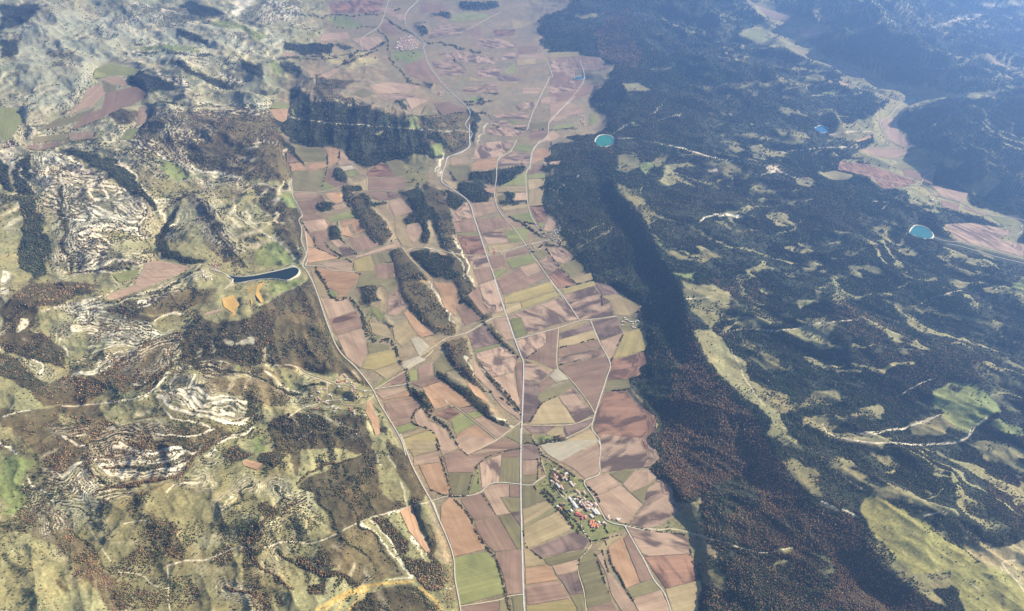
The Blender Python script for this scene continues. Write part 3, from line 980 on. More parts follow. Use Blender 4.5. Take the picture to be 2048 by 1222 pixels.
K m : 0,264 140,242 218,250 255,288 200,305 0,300
K b : 0,312 110,312 145,350 118,378 0,370
K b : 0,382 195,362 180,400 80,448 0,440
K p : 0,452 70,432 155,482 20,528 0,520
K v : 172,492 208,492 205,530 165,548
K p : 850,0 940,42 1045,72 1030,90 962,80 902,42
K p : 992,112 1130,122 1198,135 1110,163 1020,140
K t : 992,192 1050,202 1178,250 1158,268 1080,240
K v : 812,150 880,122 938,130 918,178 862,165
K p : 1192,272 1280,277 1338,310 1348,348 1230,300
K p : 1362,312 1420,332 1428,373 1380,360
K t : 1482,362 1678,400 1602,403
K g : 1462,372 1558,390 1538,408
K b : 1542,412 1680,405 1780,407 1640,428
K o : 1242,352 1298,365 1270,373
P p : 492,117 590,112 598,190 678,270 718,288 620,288 540,240 502,160
P o : 342,250 430,217 438,230 352,258
P p : 352,312 420,292 600,292 698,315 640,343 540,360 422,330
P n : 232,430 240,377 400,392 560,442 718,500 660,528 500,558 430,480 302,440
P g : 122,452 210,432 328,460 300,488 210,493
P b : 622,422 720,442 828,432 808,518 740,493 642,468
P g : 552,402 700,367 848,352 848,380 700,423 592,420
P p : 802,522 1028,572 1000,628 862,590
P b : 862,612 978,642 958,678 870,650
P p : 1002,652 1128,690 1128,708 1012,670
P v : 1142,697 1308,740 1298,768 1240,763
P m : 882,762 1050,752 1288,800 1278,820 1202,850 1369,880 1450,900 1450,980 1369,958 960,858 902,790
I v : 632,540 650,472 740,432 958,475 918,518 800,513
I p : 702,547 800,517 878,570 850,593
I g : 702,552 798,590 788,628 712,628
I b : 722,632 930,592 1008,640 940,698 860,738 720,788 640,828 472,898 580,790 700,740
I p : 592,610 690,572 718,640 640,718 540,758 452,788 560,690
I g : 482,802 650,732 638,760 540,828 242,898 400,810
I p : 467,912 640,902 638,948 482,958
I b : 132,1002 460,962 478,975 262,1028
I v : 0,732 130,742 148,830 60,958 0,973
I g : 202,942 450,912 458,955 232,978
I p : 952,727 1028,732 998,838 932,868
I v : 822,952 870,882 958,872 900,958
I v : 1832,740 1900,672 1978,720 1960,743
I o : 1842,747 1968,742 1958,820 1902,848
I p : 1930,350 2048,370 2048,385 1930,385
'''
# roads: width in photo pixels at the near end, line
ROADS = '''
A 3.4 main : 150,-80 150,0 149,320 154,600 168,1100 176,1222 182,1360
G 3.0 main : 888,750 882,900 877,1020 872,1120 868,1222
G 2.8 main : 680,0 720,120 760,240 830,440 870,545 888,600 888,750
N 2.1 main : 340,-120 340,0 338,50 270,100 180,130 155,190 125,310 200,370 330,470 380,610 470,880 530,1050 580,1222
J 1.5 main : 1175,1075 1320,1010 1330,950 1345,910 1300,850 1330,760 1180,610 1060,460 1015,330 1020,290 900,180 895,90 970,10 1010,-60
N 1.6 road : 700,0 650,90 560,145 545,300 530,420 570,550 690,690 770,805 870,950 1060,1222
J 1.6 road : 1720,890 1760,770 1870,540 1895,525 1860,420
N 1.6 road : 880,0 830,80 800,200 770,270 790,515 850,650 890,690
J 1.6 road : 1740,1161 1760,1020 1860,930 1880,820 2048,660
K 1.4 road : 0,528 60,460 145,350 130,260
N 1.6 road : 470,883 600,855 770,805 880,780 950,765
N 1.4 track : 0,825 120,850 300,880 470,883
N 1.8 track : 820,795 880,785 885,825 850,835 820,797
G 2.0 road : 1080,0 1180,130 1290,290
G 2.2 road : 1370,290 1430,440 1510,600 1480,720 1400,970 1380,1070 1430,1140 1445,1222
A 2.4 road : 696,0 718,50 712,160 708,245 620,283 602,300 610,330 660,400 700,470 740,545 760,575 820,600 890,612
G 2.0 track : 1140,340 1130,625 1220,710 1340,860 1405,968
G 2.0 road : 300,440 350,415 470,385 560,335 660,280 770,258
G 2.0 road : 830,430 1000,383 1140,345 1290,295 1400,283 1560,262
G 1.6 track : 40,645 130,560 200,510 300,440
G 1.6 track : 870,1045 1150,1048 1270,1030 1385,990 1355,1055 1190,1140
G 1.8 track : 873,1018 790,1080 690,1155 560,1222
G 1.6 track : 410,920 550,1030 700,1150
G 1.6 track : 410,920 360,905 330,860 340,890 400,920
F 2.6 road : 680,-180 690,-60 660,30 692,80 745,190 830,440 900,590 1010,700 1110,830 1160,930 1240,1060 1300,1170 1325,1260
C 2.8 road : 715,-40 735,0 800,180 900,370 940,440 990,560 1060,720 1100,850 1110,1000 1145,1190 1150,1300
C 2.2 track : 1145,1190 1420,1145 1480,1120 1600,1103
C 2.2 road : 940,437 1060,402 1200,400 1290,375 1350,320 1440,305 1575,318
A 2.2 road : 150,322 225,322 260,300 325,258
A 2.4 road : 890,612 1000,640 1060,632
A 3.0 road : 893,615 950,720 1030,860 1100,1000 1170,1090 1222,1222 1250,1340
A 1.8 track : 580,590 590,640 655,735 620,790 560,870 560,950 600,1090 615,1222 622,1320
F 2.0 road : 1120,833 1200,820 1300,805 1345,790
F 1.8 track : 1120,833 1220,775 1330,710 1455,625 1500,580
M 1.8 road : 110,340 95,370 110,440 110,490 150,560 195,650 165,700 190,780 185,880 215,950 238,1050 218,1095
M 1.8 road : 218,1100 370,1105 450,1135 560,1145 680,1155
M 1.4 track : 0,440 110,448 330,458 560,400 
M 1.4 track : 730,443 1000,448
M 1.4 track : 630,210 690,280 758,325 760,440
M 1.4 track : 1060,930 1150,1050 1309,1190
M 1.4 track : 1100,970 1180,940 1309,950
E 2.0 road : 1350,190 1440,215 1500,260 1460,300 1450,320
F 2.6 track : 60,50 160,90 215,150 150,190
J 1.4 road : 600,350 590,265 700,190 740,120 775,0
J 1.2 track : 1050,270 1290,210 1430,140 1540,80
J 1.2 track : 1510,1161 1530,1085 1620,1030
J 1.4 track : 1060,640 1170,620
P 1.6 road : 900,880 1000,900 1200,960 1369,1000 1480,1040
P 1.6 road : 960,865 1180,920 1369,975 1480,1010
P 1.4 road : 400,455 500,490 640,515 730,520 760,470 830,430 
P 1.4 road : 740,515 790,550 850,590 985,630 1130,700 1300,720 1369,740
P 1.4 road : 540,250 490,140 550,100 600,40 700,0
P 1.2 track : 970,670 985,630
P 1.4 road : 1200,820 1300,830 1360,800 1350,775 1369,765
P 1.4 track : 800,835 880,860 960,868
A 1.5 track : 325,258 350,275 400,345 440,395 480,410 555,385
A 1.5 track : 330,250 295,140 290,60
V 1.9 track : 530,610 480,640 400,540
V 1.9 track : 535,600 600,570 680,545 730,570 740,640 800,740 870,830 950,840
V 1.9 track : 590,660 600,700 690,830 760,800 870,830
V 1.9 track : 450,520 520,600
V 1.9 track : 750,1010 760,1100 820,1222
W 2.0 track : 710,350 800,260 900,185 1000,300 960,340 860,385 740,385 710,350
W 1.6 track : 0,60 150,170 320,230 500,290 710,370
W 1.6 track : 710,400 580,400 550,450 545,600
W 1.6 track : 730,395 850,400 1000,430 1150,490 1300,525 1500,520
W 1.6 track : 1000,300 1150,450
W 1.4 track : 0,890 200,840 370,790 600,730 800,715 900,660
W 1.6 track : 640,640 680,730
W 1.4 track : 820,720 900,810 1010,810 1150,820 1400,720 1500,610
'''
WATER = '''
K reservoir : 195,610 205,592 225,583 258,586 275,600 272,618 250,630 222,632 205,625
P reservoir : 665,815 705,768 770,782 800,808 808,830 790,846 740,842
P reservoir : 82,176 130,156 180,182 148,200 118,196
F lake : 165,92 230,108 330,103 450,80 530,62 590,48 625,56 633,75 615,100 560,128 500,121 420,119 330,130 250,145 208,142 215,122 180,106
K pond : 105,332 145,328 148,340 110,344
'''
# ------------------------------------------------------------------ rasters of the survey (1 cell = 1 photo pixel, with margins)
U0, V0, RW, RH = -420, -200, 2900, 1860
def fill(P, arr, val):
    x0, y0 = np.floor(P.min(0)).astype(int)-1; x1, y1 = np.ceil(P.max(0)).astype(int)+1
    x0 = max(x0, U0); y0 = max(y0, V0); x1 = min(x1, U0+RW-1); y1 = min(y1, V0+RH-1)
    if x1 <= x0 or y1 <= y0: return
    X = np.arange(x0, x1+1)[None, :]+0.01; Y = np.arange(y0, y1+1)[:, None]+0.013
    ins = np.zeros((y1-y0+1, x1-x0+1), bool); n = len(P)
    for i in range(n):
        ax, ay = P[i]; bx, by = P[(i+1) % n]
        if ay == by: continue
        c = (ay > Y) != (by > Y)
        ins ^= c & (X < (bx-ax)*(Y-ay)/(by-ay)+ax)
    arr[y0-V0:y1-V0+1, x0-U0:x1-U0+1][ins] = val
def dist_line(P, pad):
    x0, y0 = np.floor(P.min(0)-pad).astype(int); x1, y1 = np.ceil(P.max(0)+pad).astype(int)
    x0 = max(x0, U0); y0 = max(y0, V0); x1 = min(x1, U0+RW-1); y1 = min(y1, V0+RH-1)
    X = np.arange(x0, x1+1)[None, :].astype(np.float32); Y = np.arange(y0, y1+1)[:, None].astype(np.float32)
    D = np.full((y1-y0+1, x1-x0+1), 1e9, np.float32)
    for a, b in zip(P[:-1], P[1:]):
        d = b-a; L = (d**2).sum()+1e-9
        t = np.clip(((X-a[0])*d[0]+(Y-a[1])*d[1])/L, 0, 1)
        D = np.minimum(D, np.hypot(X-a[0]-t*d[0], Y-a[1]-t*d[1]))
    return D, (slice(y0-V0, y1-V0+1), slice(x0-U0, x1-U0+1))
def curve(P, n=6):                                     # rounds a traced line (Catmull-Rom)
    if len(P) < 3: return P
    Q = np.vstack([2*P[0]-P[1], P, 2*P[-1]-P[-2]]); out = []
    for i in range(1, len(Q)-2):
        for k in range(n):
            t = k/n; p0, p1, p2, p3 = Q[i-1:i+3]
            out.append(0.5*((2*p1)+(-p0+p2)*t+(2*p0-5*p1+4*p2-p3)*t*t+(-p0+3*p1-3*p2+p3)*t**3))
    out.append(P[-1]); return np.array(out)
def blur(a, k):
    ker = np.ones(2*k+1, np.float32)/(2*k+1)
    for ax in (0, 1):
        p = np.pad(a, [(k+1, k) if i == ax else (0, 0) for i in (0, 1)], mode='edge').cumsum(axis=ax, dtype=np.float64)
        n = a.shape[ax]
        a = ((np.take(p, range(2*k+1, 2*k+1+n), ax)-np.take(p, range(0, n), ax))/(2*k+1)).astype(np.float32)
    return a
def samp(arr, u, v):
    x = np.clip(u-U0, 0, RW-1.01); y = np.clip(v-V0, 0, RH-1.01)
    xi = x.astype(int); yi = y.astype(int); fx = x-xi; fy = y-yi
    return (arr[yi, xi]*(1-fx)+arr[yi, xi+1]*fx)*(1-fy)+(arr[yi+1, xi]*(1-fx)+arr[yi+1, xi+1]*fx)*fy

CL = ['va','ga','gg','gs','gt','gf','gp','gr','gl','vg','fo','fa','fm','sc','sd','sa','rb','rk','tk','oc','tr','ta']
CI = {c: i for i, c in enumerate(CL)}
cover = np.zeros((RH, RW), np.uint8)
COV = table(COVER); LIN = []
for ln in LINES.strip().splitlines():
    ln = ln.split('#')[0].strip(' ;')
    if not ln: continue
    h, b = ln.split(':'); h = h.split(); LIN.append((h[1], float(h[2]), curve(pts(h[0], b.strip(' ;')))))
for h, P in COV: fill(P, cover, CI[h[1]])  # in D the gg patch at the left edge paints green-tinted haze
plots = [(h[1], P) for h, P in table(PLOTS)]
waters = [(h[1], curve(np.vstack([P, P[:1]]), 4)[:-1]) for h, P in table(WATER)]
roads = []
for ln in ROADS.strip().splitlines():
    h, b = ln.split(':'); h = h.split(); roads.append((float(h[1]), h[2], pts(h[0], b.strip())))
flat = np.zeros((RH, RW), np.float32)
for k, P in plots: fill(P, flat, 1)
for k, P in waters: fill(P, flat, 1)
for w, k, P in roads:
    D, sl = dist_line(P, 6); flat[sl][D < 5] = 1
flatb = blur(blur(blur(flat, 4), 7), 9)
vmask = np.zeros((RH, RW), np.float32); fill(pts('Z', VALLEY), vmask, 1)
lineR = cover.copy()

# ------------------------------------------------------------------ terrain height: survey heights joined by a smooth surface
A0, B0, S = -720.0, -500.0, 3.0
GW, GH = 1170, 680
def solve():
    con = []
    for ln in HEIGHTS.strip().splitlines():
        q = np.array([[float(t) for t in p.split(',')] for p in ln.split()])
        for i in range(len(q)):
            con.append(q[i])
            if i+1 < len(q):
                n = int(np.hypot(*(q[i+1]-q[i])[:2])/3)+1
                for k in range(1, n): con.append(q[i]+(q[i+1]-q[i])*k/n)
    con = np.array(con)
    x, y = ground(con[:, 0], con[:, 1], con[:, 2]); ca, cb = pix(x, y, 0)
    z = None
    for f, it in ((16, 500), (8, 300), (4, 200), (2, 120), (1, 40)):
        w, h = GW//f+2, GH//f+2
        fix = np.zeros((h, w), bool); val = np.zeros((h, w)); cnt = np.zeros((h, w))
        ix = np.clip(np.round((ca-A0)/S/f).astype(int), 0, w-1); iy = np.clip(np.round((cb-B0)/S/f).astype(int), 0, h-1)
        np.add.at(val, (iy, ix), con[:, 2]); np.add.at(cnt, (iy, ix), 1)
        fix = cnt > 0; val[fix] /= cnt[fix]
        aa, bb = np.meshgrid(A0+np.arange(w)*S*f, B0+np.arange(h)*S*f)
        vm = samp(vmask, aa, bb) > 0.5; val[vm] = 0; fix |= vm
        edge = np.zeros_like(fix); edge[0] = True; fix |= edge; val[edge] = 150
        if z is None: z = np.full((h, w), 150.0)
        else:
            yi = np.clip(np.arange(h)/2, 0, z.shape[0]-1.001); xi = np.clip(np.arange(w)/2, 0, z.shape[1]-1.001)
            y0 = yi.astype(int); x0 = xi.astype(int); fy = (yi-y0)[:, None]; fx = (xi-x0)[None, :]
            z = (z[y0][:, x0]*(1-fx)+z[y0][:, x0+1]*fx)*(1-fy)+(z[y0+1][:, x0]*(1-fx)+z[y0+1][:, x0+1]*fx)*fy
        z[fix] = val[fix]
        for _ in range(it):
            p = np.pad(z, 1, mode='edge')
            z = 0.25*(p[:-2, 1:-1]+p[2:, 1:-1]+p[1:-1, :-2]+p[1:-1, 2:]); z[fix] = val[fix]
    z = z[:GH, :GW].astype(np.float32)
    return blur(z, 1)
Z0 = solve()
def base_h(x, y):
    a, b = pix(x, y, 0)
    X = np.clip((a-A0)/S, 0, GW-1.01); Y = np.clip((b-B0)/S, 0, GH-1.01)
    xi = X.astype(int); yi = Y.astype(int); fx = X-xi; fy = Y-yi
    return (Z0[yi, xi]*(1-fx)+Z0[yi, xi+1]*fx)*(1-fy)+(Z0[yi+1, xi]*(1-fx)+Z0[yi+1, xi+1]*fx)*fy
mts = np.zeros((RH, RW), np.float32)
for s in ('1590,40 1650,80 1700,150 1850,190 2048,190 2500,200 2500,-200 1600,-200', '1790,240 1850,330 1920,370 2048,430 2500,520 2500,190 1850,195', '1290,-60 1290,120 1480,200 1650,170 1560,100 1500,-60'):
    fill(pts('Z', s), mts, 1)
mts = blur(mts, 14)
lime = np.zeros((RH, RW), np.float32)
for h, P in COV:
    if h[1] in ('rb', 'rk'): fill(P, lime, 1)
limeb = blur(lime, 6)
spine = np.zeros((RH, RW), np.float32); fill(pts('J', '60,560 300,640 740,700 1000,790 1220,900 1240,1080 760,1120 520,1100 100,980 -60,800'), spine, 1); spine = blur(spine, 10)
vb = blur(blur(vmask, 12), 12)
crestm = np.zeros((RH, RW), np.float32)
for s in ('1258,-60 1258,40 1255,60 1290,115 1300,135', '1215,330 1228,370 1262,410 1300,460 1320,510 1350,555 1365,590 1390,670 1400,700 1440,760 1520,830 1550,900 1620,990 1720,1030 1728,1070 1760,1130 1830,1180 1910,1222 2000,1400'):
    D, sl = dist_line(pts('Z', s), 90); crestm[sl] = np.maximum(crestm[sl], np.clip(1-D/90, 0, 1))
LAKES = []
for k_, P_ in waters:
    a_ = np.zeros((RH, RW), np.float32); fill(P_, a_, 1); a_ = np.clip(blur(a_, 5)*3, 0, 1); a_ = blur(a_, 2)
    z_ = np.full(len(P_), 60.0)
    for _ in range(10): xx_, yy_ = ground(P_[:, 0], P_[:, 1], z_); z_ = base_h(xx_, yy_)
    LAKES.append((a_, float(np.median(z_)), P_.min(0)-30, P_.max(0)+30))
knoll = np.zeros((RH, RW), np.float32); knoll[np.isin(cover, [CI[c] for c in ('fo', 'sd', 'sc', 'fm')])] = 1
knoll = blur(blur(knoll*vmask, 4), 4)
def relief(x, y):
    z = relief0(x, y); u, v = pix(x, y, z)
    for a_, lv, lo_, hi_ in LAKES:
        w = samp(a_, u, v)*((u > lo_[0]) & (u < hi_[0]) & (v > lo_[1]) & (v < hi_[1])); z = z*(1-w)+(lv-2)*w
    return z
def relief0(x, y):
    z0 = base_h(x, y); u, v = pix(x, y, z0)
    z0 = z0+34*samp(knoll, u, v)*(1-samp(flatb, u, v))
    m = (1-np.clip(samp(flatb, u, v)*2.8, 0, 1))*(1-np.clip(samp(vb, u, v)*1.6-0.3, 0, 1))
    mt = samp(mts, u, v); m = m*(1-0.8*samp(crestm, u, v))
    n = fbm(x+0.25*y, y-0.1*x, 900, 5, 3, True)-0.55
    n2 = fbm(x, y, 260, 4, 9)-0.5
    sharp = fbm(x, y, 2600, 3, 21, True)-0.5
    # parallel spurs down the dip slopes of the east, short steep gullies in the central woods
    al = x*0.77-y*0.63; ac = x*0.63+y*0.77
    spur = fbm(ac+60*np.sin(al/900), al*0.26, 560, 4, 23, True)-0.5
    east = smooth(1240, 1420, u)
    sh = samp(spine, u, v)
    gul = fbm(x+0.12*y, y*0.16, 210, 3, 27, True)-0.5
    # stepped limestone benches
    q = z0+60*(fbm(x, y, 900, 4, 31)-0.5)
    stepz = 9*np.sin(q*2*np.pi/26)*samp(limeb, u, v)
    left = smooth(900, 600, u)
    return z0+m*((145+260*mt+75*left)*n+(34+30*mt)*n2+(60+200*mt)*sharp+stepz+((190+20*mt)*east+170*smooth(420, 300, v)*smooth(640, 500, u))*spur+95*sh*gul)
def height(x, y): return relief(x, y)
def onland(u, v):
    """ground point seen at photo pixel (u, v)"""
    u = np.asarray(u, float); v = np.asarray(v, float); z = np.zeros_like(u)+60.0
    for _ in range(14):
        x, y = ground(u, v, z); z = 0.4*z+0.6*height(x, y)
    x, y = ground(u, v, z); return x, y, height(x, y)

# mesh: one sheet from below the camera to the horizon, finer where more can be seen
bs = np.concatenate([-440+410*(np.linspace(0.0, 1, 60)**1.2)[:-1], np.arange(-30, 1330, 1.7), np.arange(1330, 2000, 8)])
aS = np.concatenate([np.arange(-700, -60, 20), np.arange(-60, 2112, 1.8), np.arange(2112, 2760, 20)])
aa, bb = np.meshgrid(aS, bs)
vx, vy = ground(aa, bb, 0)
vz = relief(vx, vy)
NR, NC = aa.shape
pu, pv = pix(vx, vy, vz)
# irregular edges: the cover maps are read through a small ground-space jitter
m_ = mpp(vx, vy, vz)
jx = (fbm(vx, vy, 190, 5, 50)-0.5)*150/m_; jy = (fbm(vx, vy, 190, 5, 60)-0.5)*110/m_
natural = 1-np.clip(samp(blur(flat, 2), pu, pv)*1.5, 0, 1)
su = pu+jx*natural; sv = pv+jy*natural
wts = {}
for c in CL:
    if c in ('tk', 'oc', 'tr', 'ta'): continue
    m = (cover == CI[c]).astype(np.float32)
    if m.any(): wts[c] = samp(blur(m, 1), su, sv)
tot = sum(wts.values())+1e-6
for c in wts: wts[c] = wts[c]/tot
lines = {}
for c, w, P in LIN:
    D, sl = dist_line(P, w+4)
    a = np.clip((w/2+0.6-D)/1.1, 0, 1)
    lines.setdefault(c, np.zeros((RH, RW), np.float32)); lines[c][sl] = np.maximum(lines[c][sl], a)
# guide distance for limestone banding: ledges run parallel to the traced ledges
gd = np.full((RH, RW), 60, np.float32)
for c, w, P in LIN:
    if c in ('gp', 'tr', 'ta') and P[:, 0].mean() < 640:
        D, sl = dist_line(P, 60); gd[sl] = np.minimum(gd[sl], D)

def hexc(s): 
    c = np.array([int(s[i:i+2], 16)/255 for i in (0, 2, 4)]); return np.where(c <= 0.04045, c/12.92, ((c+0.055)/1.055)**2.4)
PAL = {'va': hexc('7b6d51'), 'ga': hexc('7c754e'), 'gg': hexc('6f7342'), 'gs': hexc('726a45'), 'gt': hexc('8d8058'), 'gf': hexc('77713f'), 'gp': hexc('b8ab8a'),
       'gr': hexc('6b6442'), 'gl': hexc('908d70'), 'ln': hexc('c6ba9c'), 'vg': hexc('6a6a40'), 'fo': hexc('2c3122'), 'fa': hexc('3f3020'), 'fm': hexc('37361f'), 'sc': hexc('5e5235'), 'sd': hexc('4e442c'),
       'sa': hexc('5d5034'), 'rb': hexc('6a6449'), 'rk': hexc('a8987a'), 'tk': hexc('b9ab8c'), 'oc': hexc('a88a4c'), 'tr': hexc('34371f'), 'ta': hexc('4a3a1e')}
DEN = {'va': 0.0, 'ga': 0.05, 'gg': 0.03, 'gs': 0.30, 'gt': 0.10, 'gf': 0.008, 'gp': 0.05, 'gr': 0.2, 'gl': 0.015, 'vg': 0.05, 'fo': 1, 'fa': 1, 'fm': 1, 'sc': 0.45, 'sd': 0.72,
       'sa': 0.6, 'rb': 0.12, 'rk': 0.05, 'tk': 0, 'oc': 0.03, 'tr': 1, 'ta': 1}
AUT = {'fa': 0.85, 'fm': 0.45, 'sa': 0.55, 'ta': 0.7, 'sc': 0.3, 'sd': 0.22, 'rb': 0.3, 'gs': 0.12, 'gr': 0.3, 'ga': 0.15, 'vg': 0.25}
def blend(su, sv, wt, x, y, z, pu, pv):
    z = 0.3*z+0.7*base_h(x, y)
    col = np.zeros(su.shape+(3,)); den = np.zeros(su.shape); aut = np.zeros(su.shape)
    for c, w in wt.items():
        col += w[..., None]*PAL[c]; den += w*DEN[c]; aut += w*AUT.get(c, 0.04)
    # patchiness inside open and scrubby ground
    p1 = fbm(x, y, 420, 4, 70); p2 = fbm(x, y, 70, 3, 80)
    den = np.where(den < 0.95, den*np.clip(0.2+2.0*(p1-0.25)+1.4*(p2-0.5), 0, 2.2), den)
    # limestone ledges run parallel to the traced ones; elsewhere strata follow the contours
    lm = wt.get('rb', 0)
    ul = (0.5*smooth(340, 190, pv)*smooth(660, 520, pu)*np.clip(wt.get('ga', 0)+wt.get('gs', 0)+wt.get('rb', 0), 0, 1))[..., None]
    col = col*(1-ul)+PAL['gl']*ul; den = den*(1-0.4*ul[..., 0])
    g = samp(gd, su, sv)
    q = g/5.0+z/60+1.1*fbm(x, y, 1000, 2, 33)
    sn = np.sin(q*2*np.pi)*0.5+0.5
    brk = smooth(0.30, 0.52, fbm(x, y, 330, 4, 35))
    k = np.clip(lm*smooth(0.5, 0.85, sn+0.5*(p2-0.5))*brk, 0, 1)*np.clip(0.35+1.1*p2, 0, 1)
    col = col*(1-k[..., None])+PAL['ln']*k[..., None]; den = den*(1-k*0.95)
    dk = lm*smooth(0.45, 0.15, sn)*0.75; den = np.maximum(den, dk)
    gw = smooth(700, 560, pu)*smooth(36, 12, g)*np.clip(sum(wt.get(c, 0) for c in ('ga', 'gs', 'sc', 'sa', 'gl', 'gr')), 0, 1)
    k2 = gw*smooth(0.62, 0.9, sn+0.3*(p2-0.5))*smooth(0.36, 0.56, fbm(x, y, 420, 3, 37))*0.75; col = col*(1-k2[..., None])+PAL['ln']*0.85*k2[..., None]
    den = np.clip(den*(1-k2)+gw*0.6*smooth(0.34, 0.08, sn)*smooth(0.34, 0.5, fbm(x, y, 380, 3, 38)), 0, 1)
    openh = np.clip(sum(wt.get(c, 0) for c in ('ga', 'gs', 'sc', 'sd', 'gr', 'gp', 'sa', 'gl')), 0, 1)
    west = smooth(900, 560, pu)*openh
    qq = z/17+1.3*fbm(x, y, 520, 4, 41); s2 = np.sin(qq*2*np.pi)*0.5+0.5; lo = smooth(0.42, 0.6, fbm(x, y, 900, 3, 43))*(1-0.75*smooth(880, 960, pv)*smooth(640, 560, pu))
    lo = lo*(1-0.8*smooth(40, 15, g))
    r2 = west*smooth(0.75, 0.95, s2)*smooth(0.40, 0.56, p1)*lo; col = col*(1-0.75*r2[..., None])+PAL['gp']*0.75*r2[..., None]
    den = den*(1-0.8*r2)+west*0.55*smooth(0.3, 0.05, s2)*smooth(0.35, 0.5, p1)*lo
    # drifts of scrub running down the slope above the valley road
    mg = smooth(430, 520, pu)*smooth(540, 620, pv)*west
    al = x*0.38-y*0.92; ac = x*0.92+y*0.38
    s3 = fbm(ac, al*0.13, 46, 3, 47)
    den = den*(1-0.75*mg*smooth(0.52, 0.64, s3))+mg*0.35*smooth(0.48, 0.36, s3)
    col = col*(1+0.35*mg*smooth(0.52, 0.66, s3))[..., None]
    fz = wt.get('fo', 0)+wt.get('fa', 0)+wt.get('fm', 0)
    den = np.clip(den-0.35*fz*smooth(0.50, 0.34, fbm(x, y, 300, 5, 61)), 0, 1)
    # glades following the benches of the eastern plateau
    ea = smooth(1380, 1500, pu-0.35*(pv-500)*(pv > 500))*wt.get('fo', 0)
    q3 = z/21+1.5*fbm(x, y, 900, 4, 51); s4 = np.sin(q3*2*np.pi)*0.5+0.5
    r3 = ea*smooth(0.70, 0.9, s4)*smooth(0.45, 0.56, fbm(x, y, 520, 4, 53)); col = col*(1-r3[..., None])+PAL['ga']*r3[..., None]; den = den*(1-0.9*r3)
    # meadow lanes following the benches of the eastern plateau
    for c in ('ga', 'gp', 'gg', 'tk', 'oc', 'tr', 'ta'):
        if c not in lines: continue
        w = samp(lines[c], su if c not in ('tk', 'oc') else pu+0.25*(su-pu), sv if c not in ('tk', 'oc') else pv+0.25*(sv-pv))
        if c in ('ga', 'gp'): w = w*smooth(0.16, 0.42, p2+0.12)
        col = col*(1-w[..., None])+PAL['ln' if c == 'gp' else c]*w[..., None]; den = den*(1-w)+DEN[c]*w; aut = aut*(1-w)+AUT.get(c, 0.03)*w
    return col, np.clip(den, 0, 1), aut
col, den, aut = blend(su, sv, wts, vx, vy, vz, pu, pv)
va = fbm(vx, vy, 800, 5, 90); vb2 = fbm(vx, vy, 90, 4, 95); vc = fbm(vx, vy, 240, 4, 97)
tone = 0.72+0.36*va+0.28*(vb2-0.5)+0.2*vc
col = col*tone[..., None]
hue = (vc-0.5)[..., None]*np.array([0.22, 0.0, -0.16]); col = col*(1+hue)
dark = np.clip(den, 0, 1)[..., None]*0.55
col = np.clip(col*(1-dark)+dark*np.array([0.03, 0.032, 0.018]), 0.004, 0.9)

def grid_mesh(name, X, Y, Z):
    r, c = X.shape
    me = bpy.data.meshes.new(name)
    co = np.stack([X, Y, Z], -1).reshape(-1, 3).astype(np.float32)
    i = np.arange(r*c).reshape(r, c)
    q = np.stack([i[1:, :-1], i[1:, 1:], i[:-1, 1:], i[:-1, :-1]], -1).reshape(-1, 4).astype(np.int32)
    me.vertices.add(len(co)); me.vertices.foreach_set('co', co.ravel())
    me.loops.add(q.size); me.loops.foreach_set('vertex_index', q.ravel())
    me.polygons.add(len(q)); me.polygons.foreach_set('loop_start', np.arange(0, q.size, 4, dtype=np.int32))
    me.polygons.foreach_set('use_smooth', np.ones(len(q), bool))
    me.update(calc_edges=True)
    return me

# ------------------------------------------------------------------ materials
def newmat(name):
    m = bpy.data.materials.new(name); m.use_nodes = True
    nt = m.node_tree; b = nt.nodes['Principled BSDF']
    b.inputs['Roughness'].default_value = 0.95
    b.inputs['Specular IOR Level'].default_value = 0.15
    return m, nt, b
def nd(nt, t, **k):
    n = nt.nodes.new(t)
    for a, v in k.items():
        if a in n.inputs: n.inputs[a].default_value = v
        else: setattr(n, a, v)
    return n
def terrain_material():
    m, nt, b = newmat('terrain'); L = nt.links
    at = nd(nt, 'ShaderNodeAttribute', attribute_name='cover')
    geo = nd(nt, 'ShaderNodeNewGeometry')
    n1 = nd(nt, 'ShaderNodeTexNoise', Scale=0.055, Detail=5, Roughness=0.65); L.new(geo.outputs['Position'], n1.inputs['Vector'])
    n2 = nd(nt, 'ShaderNodeTexNoise', Scale=0.012, Detail=6, Roughness=0.7); L.new(geo.outputs['Position'], n2.inputs['Vector'])
    r1 = nd(nt, 'ShaderNodeMapRange'); L.new(n1.outputs['Fac'], r1.inputs['Value'])
    r1.inputs['From Min'].default_value = 0.3; r1.inputs['From Max'].default_value = 0.7; r1.inputs['To Min'].default_value = 0.6; r1.inputs['To Max'].default_value = 1.35
    r2 = nd(nt, 'ShaderNodeMapRange'); L.new(n2.outputs['Fac'], r2.inputs['Value'])
    r2.inputs['From Min'].default_value = 0.3; r2.inputs['From Max'].default_value = 0.7; r2.inputs['To Min'].default_value = 0.75; r2.inputs['To Max'].default_value = 1.25
    mu = nd(nt, 'ShaderNodeMath', operation='MULTIPLY'); L.new(r1.outputs[0], mu.inputs[0]); L.new(r2.outputs[0], mu.inputs[1])
    vm = nd(nt, 'ShaderNodeVectorMath', operation='SCALE'); L.new(at.outputs['Color'], vm.inputs[0]); L.new(mu.outputs[0], vm.inputs['Scale'])
    L.new(vm.outputs[0], b.inputs['Base Color'])
    bp = nd(nt, 'ShaderNodeBump', Strength=0.6, Distance=4.0); L.new(n1.outputs['Fac'], bp.inputs['Height']); L.new(bp.outputs[0], b.inputs['Normal'])
    return m
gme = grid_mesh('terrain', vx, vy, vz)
ca = gme.color_attributes.new('cover', 'FLOAT_COLOR', 'POINT')
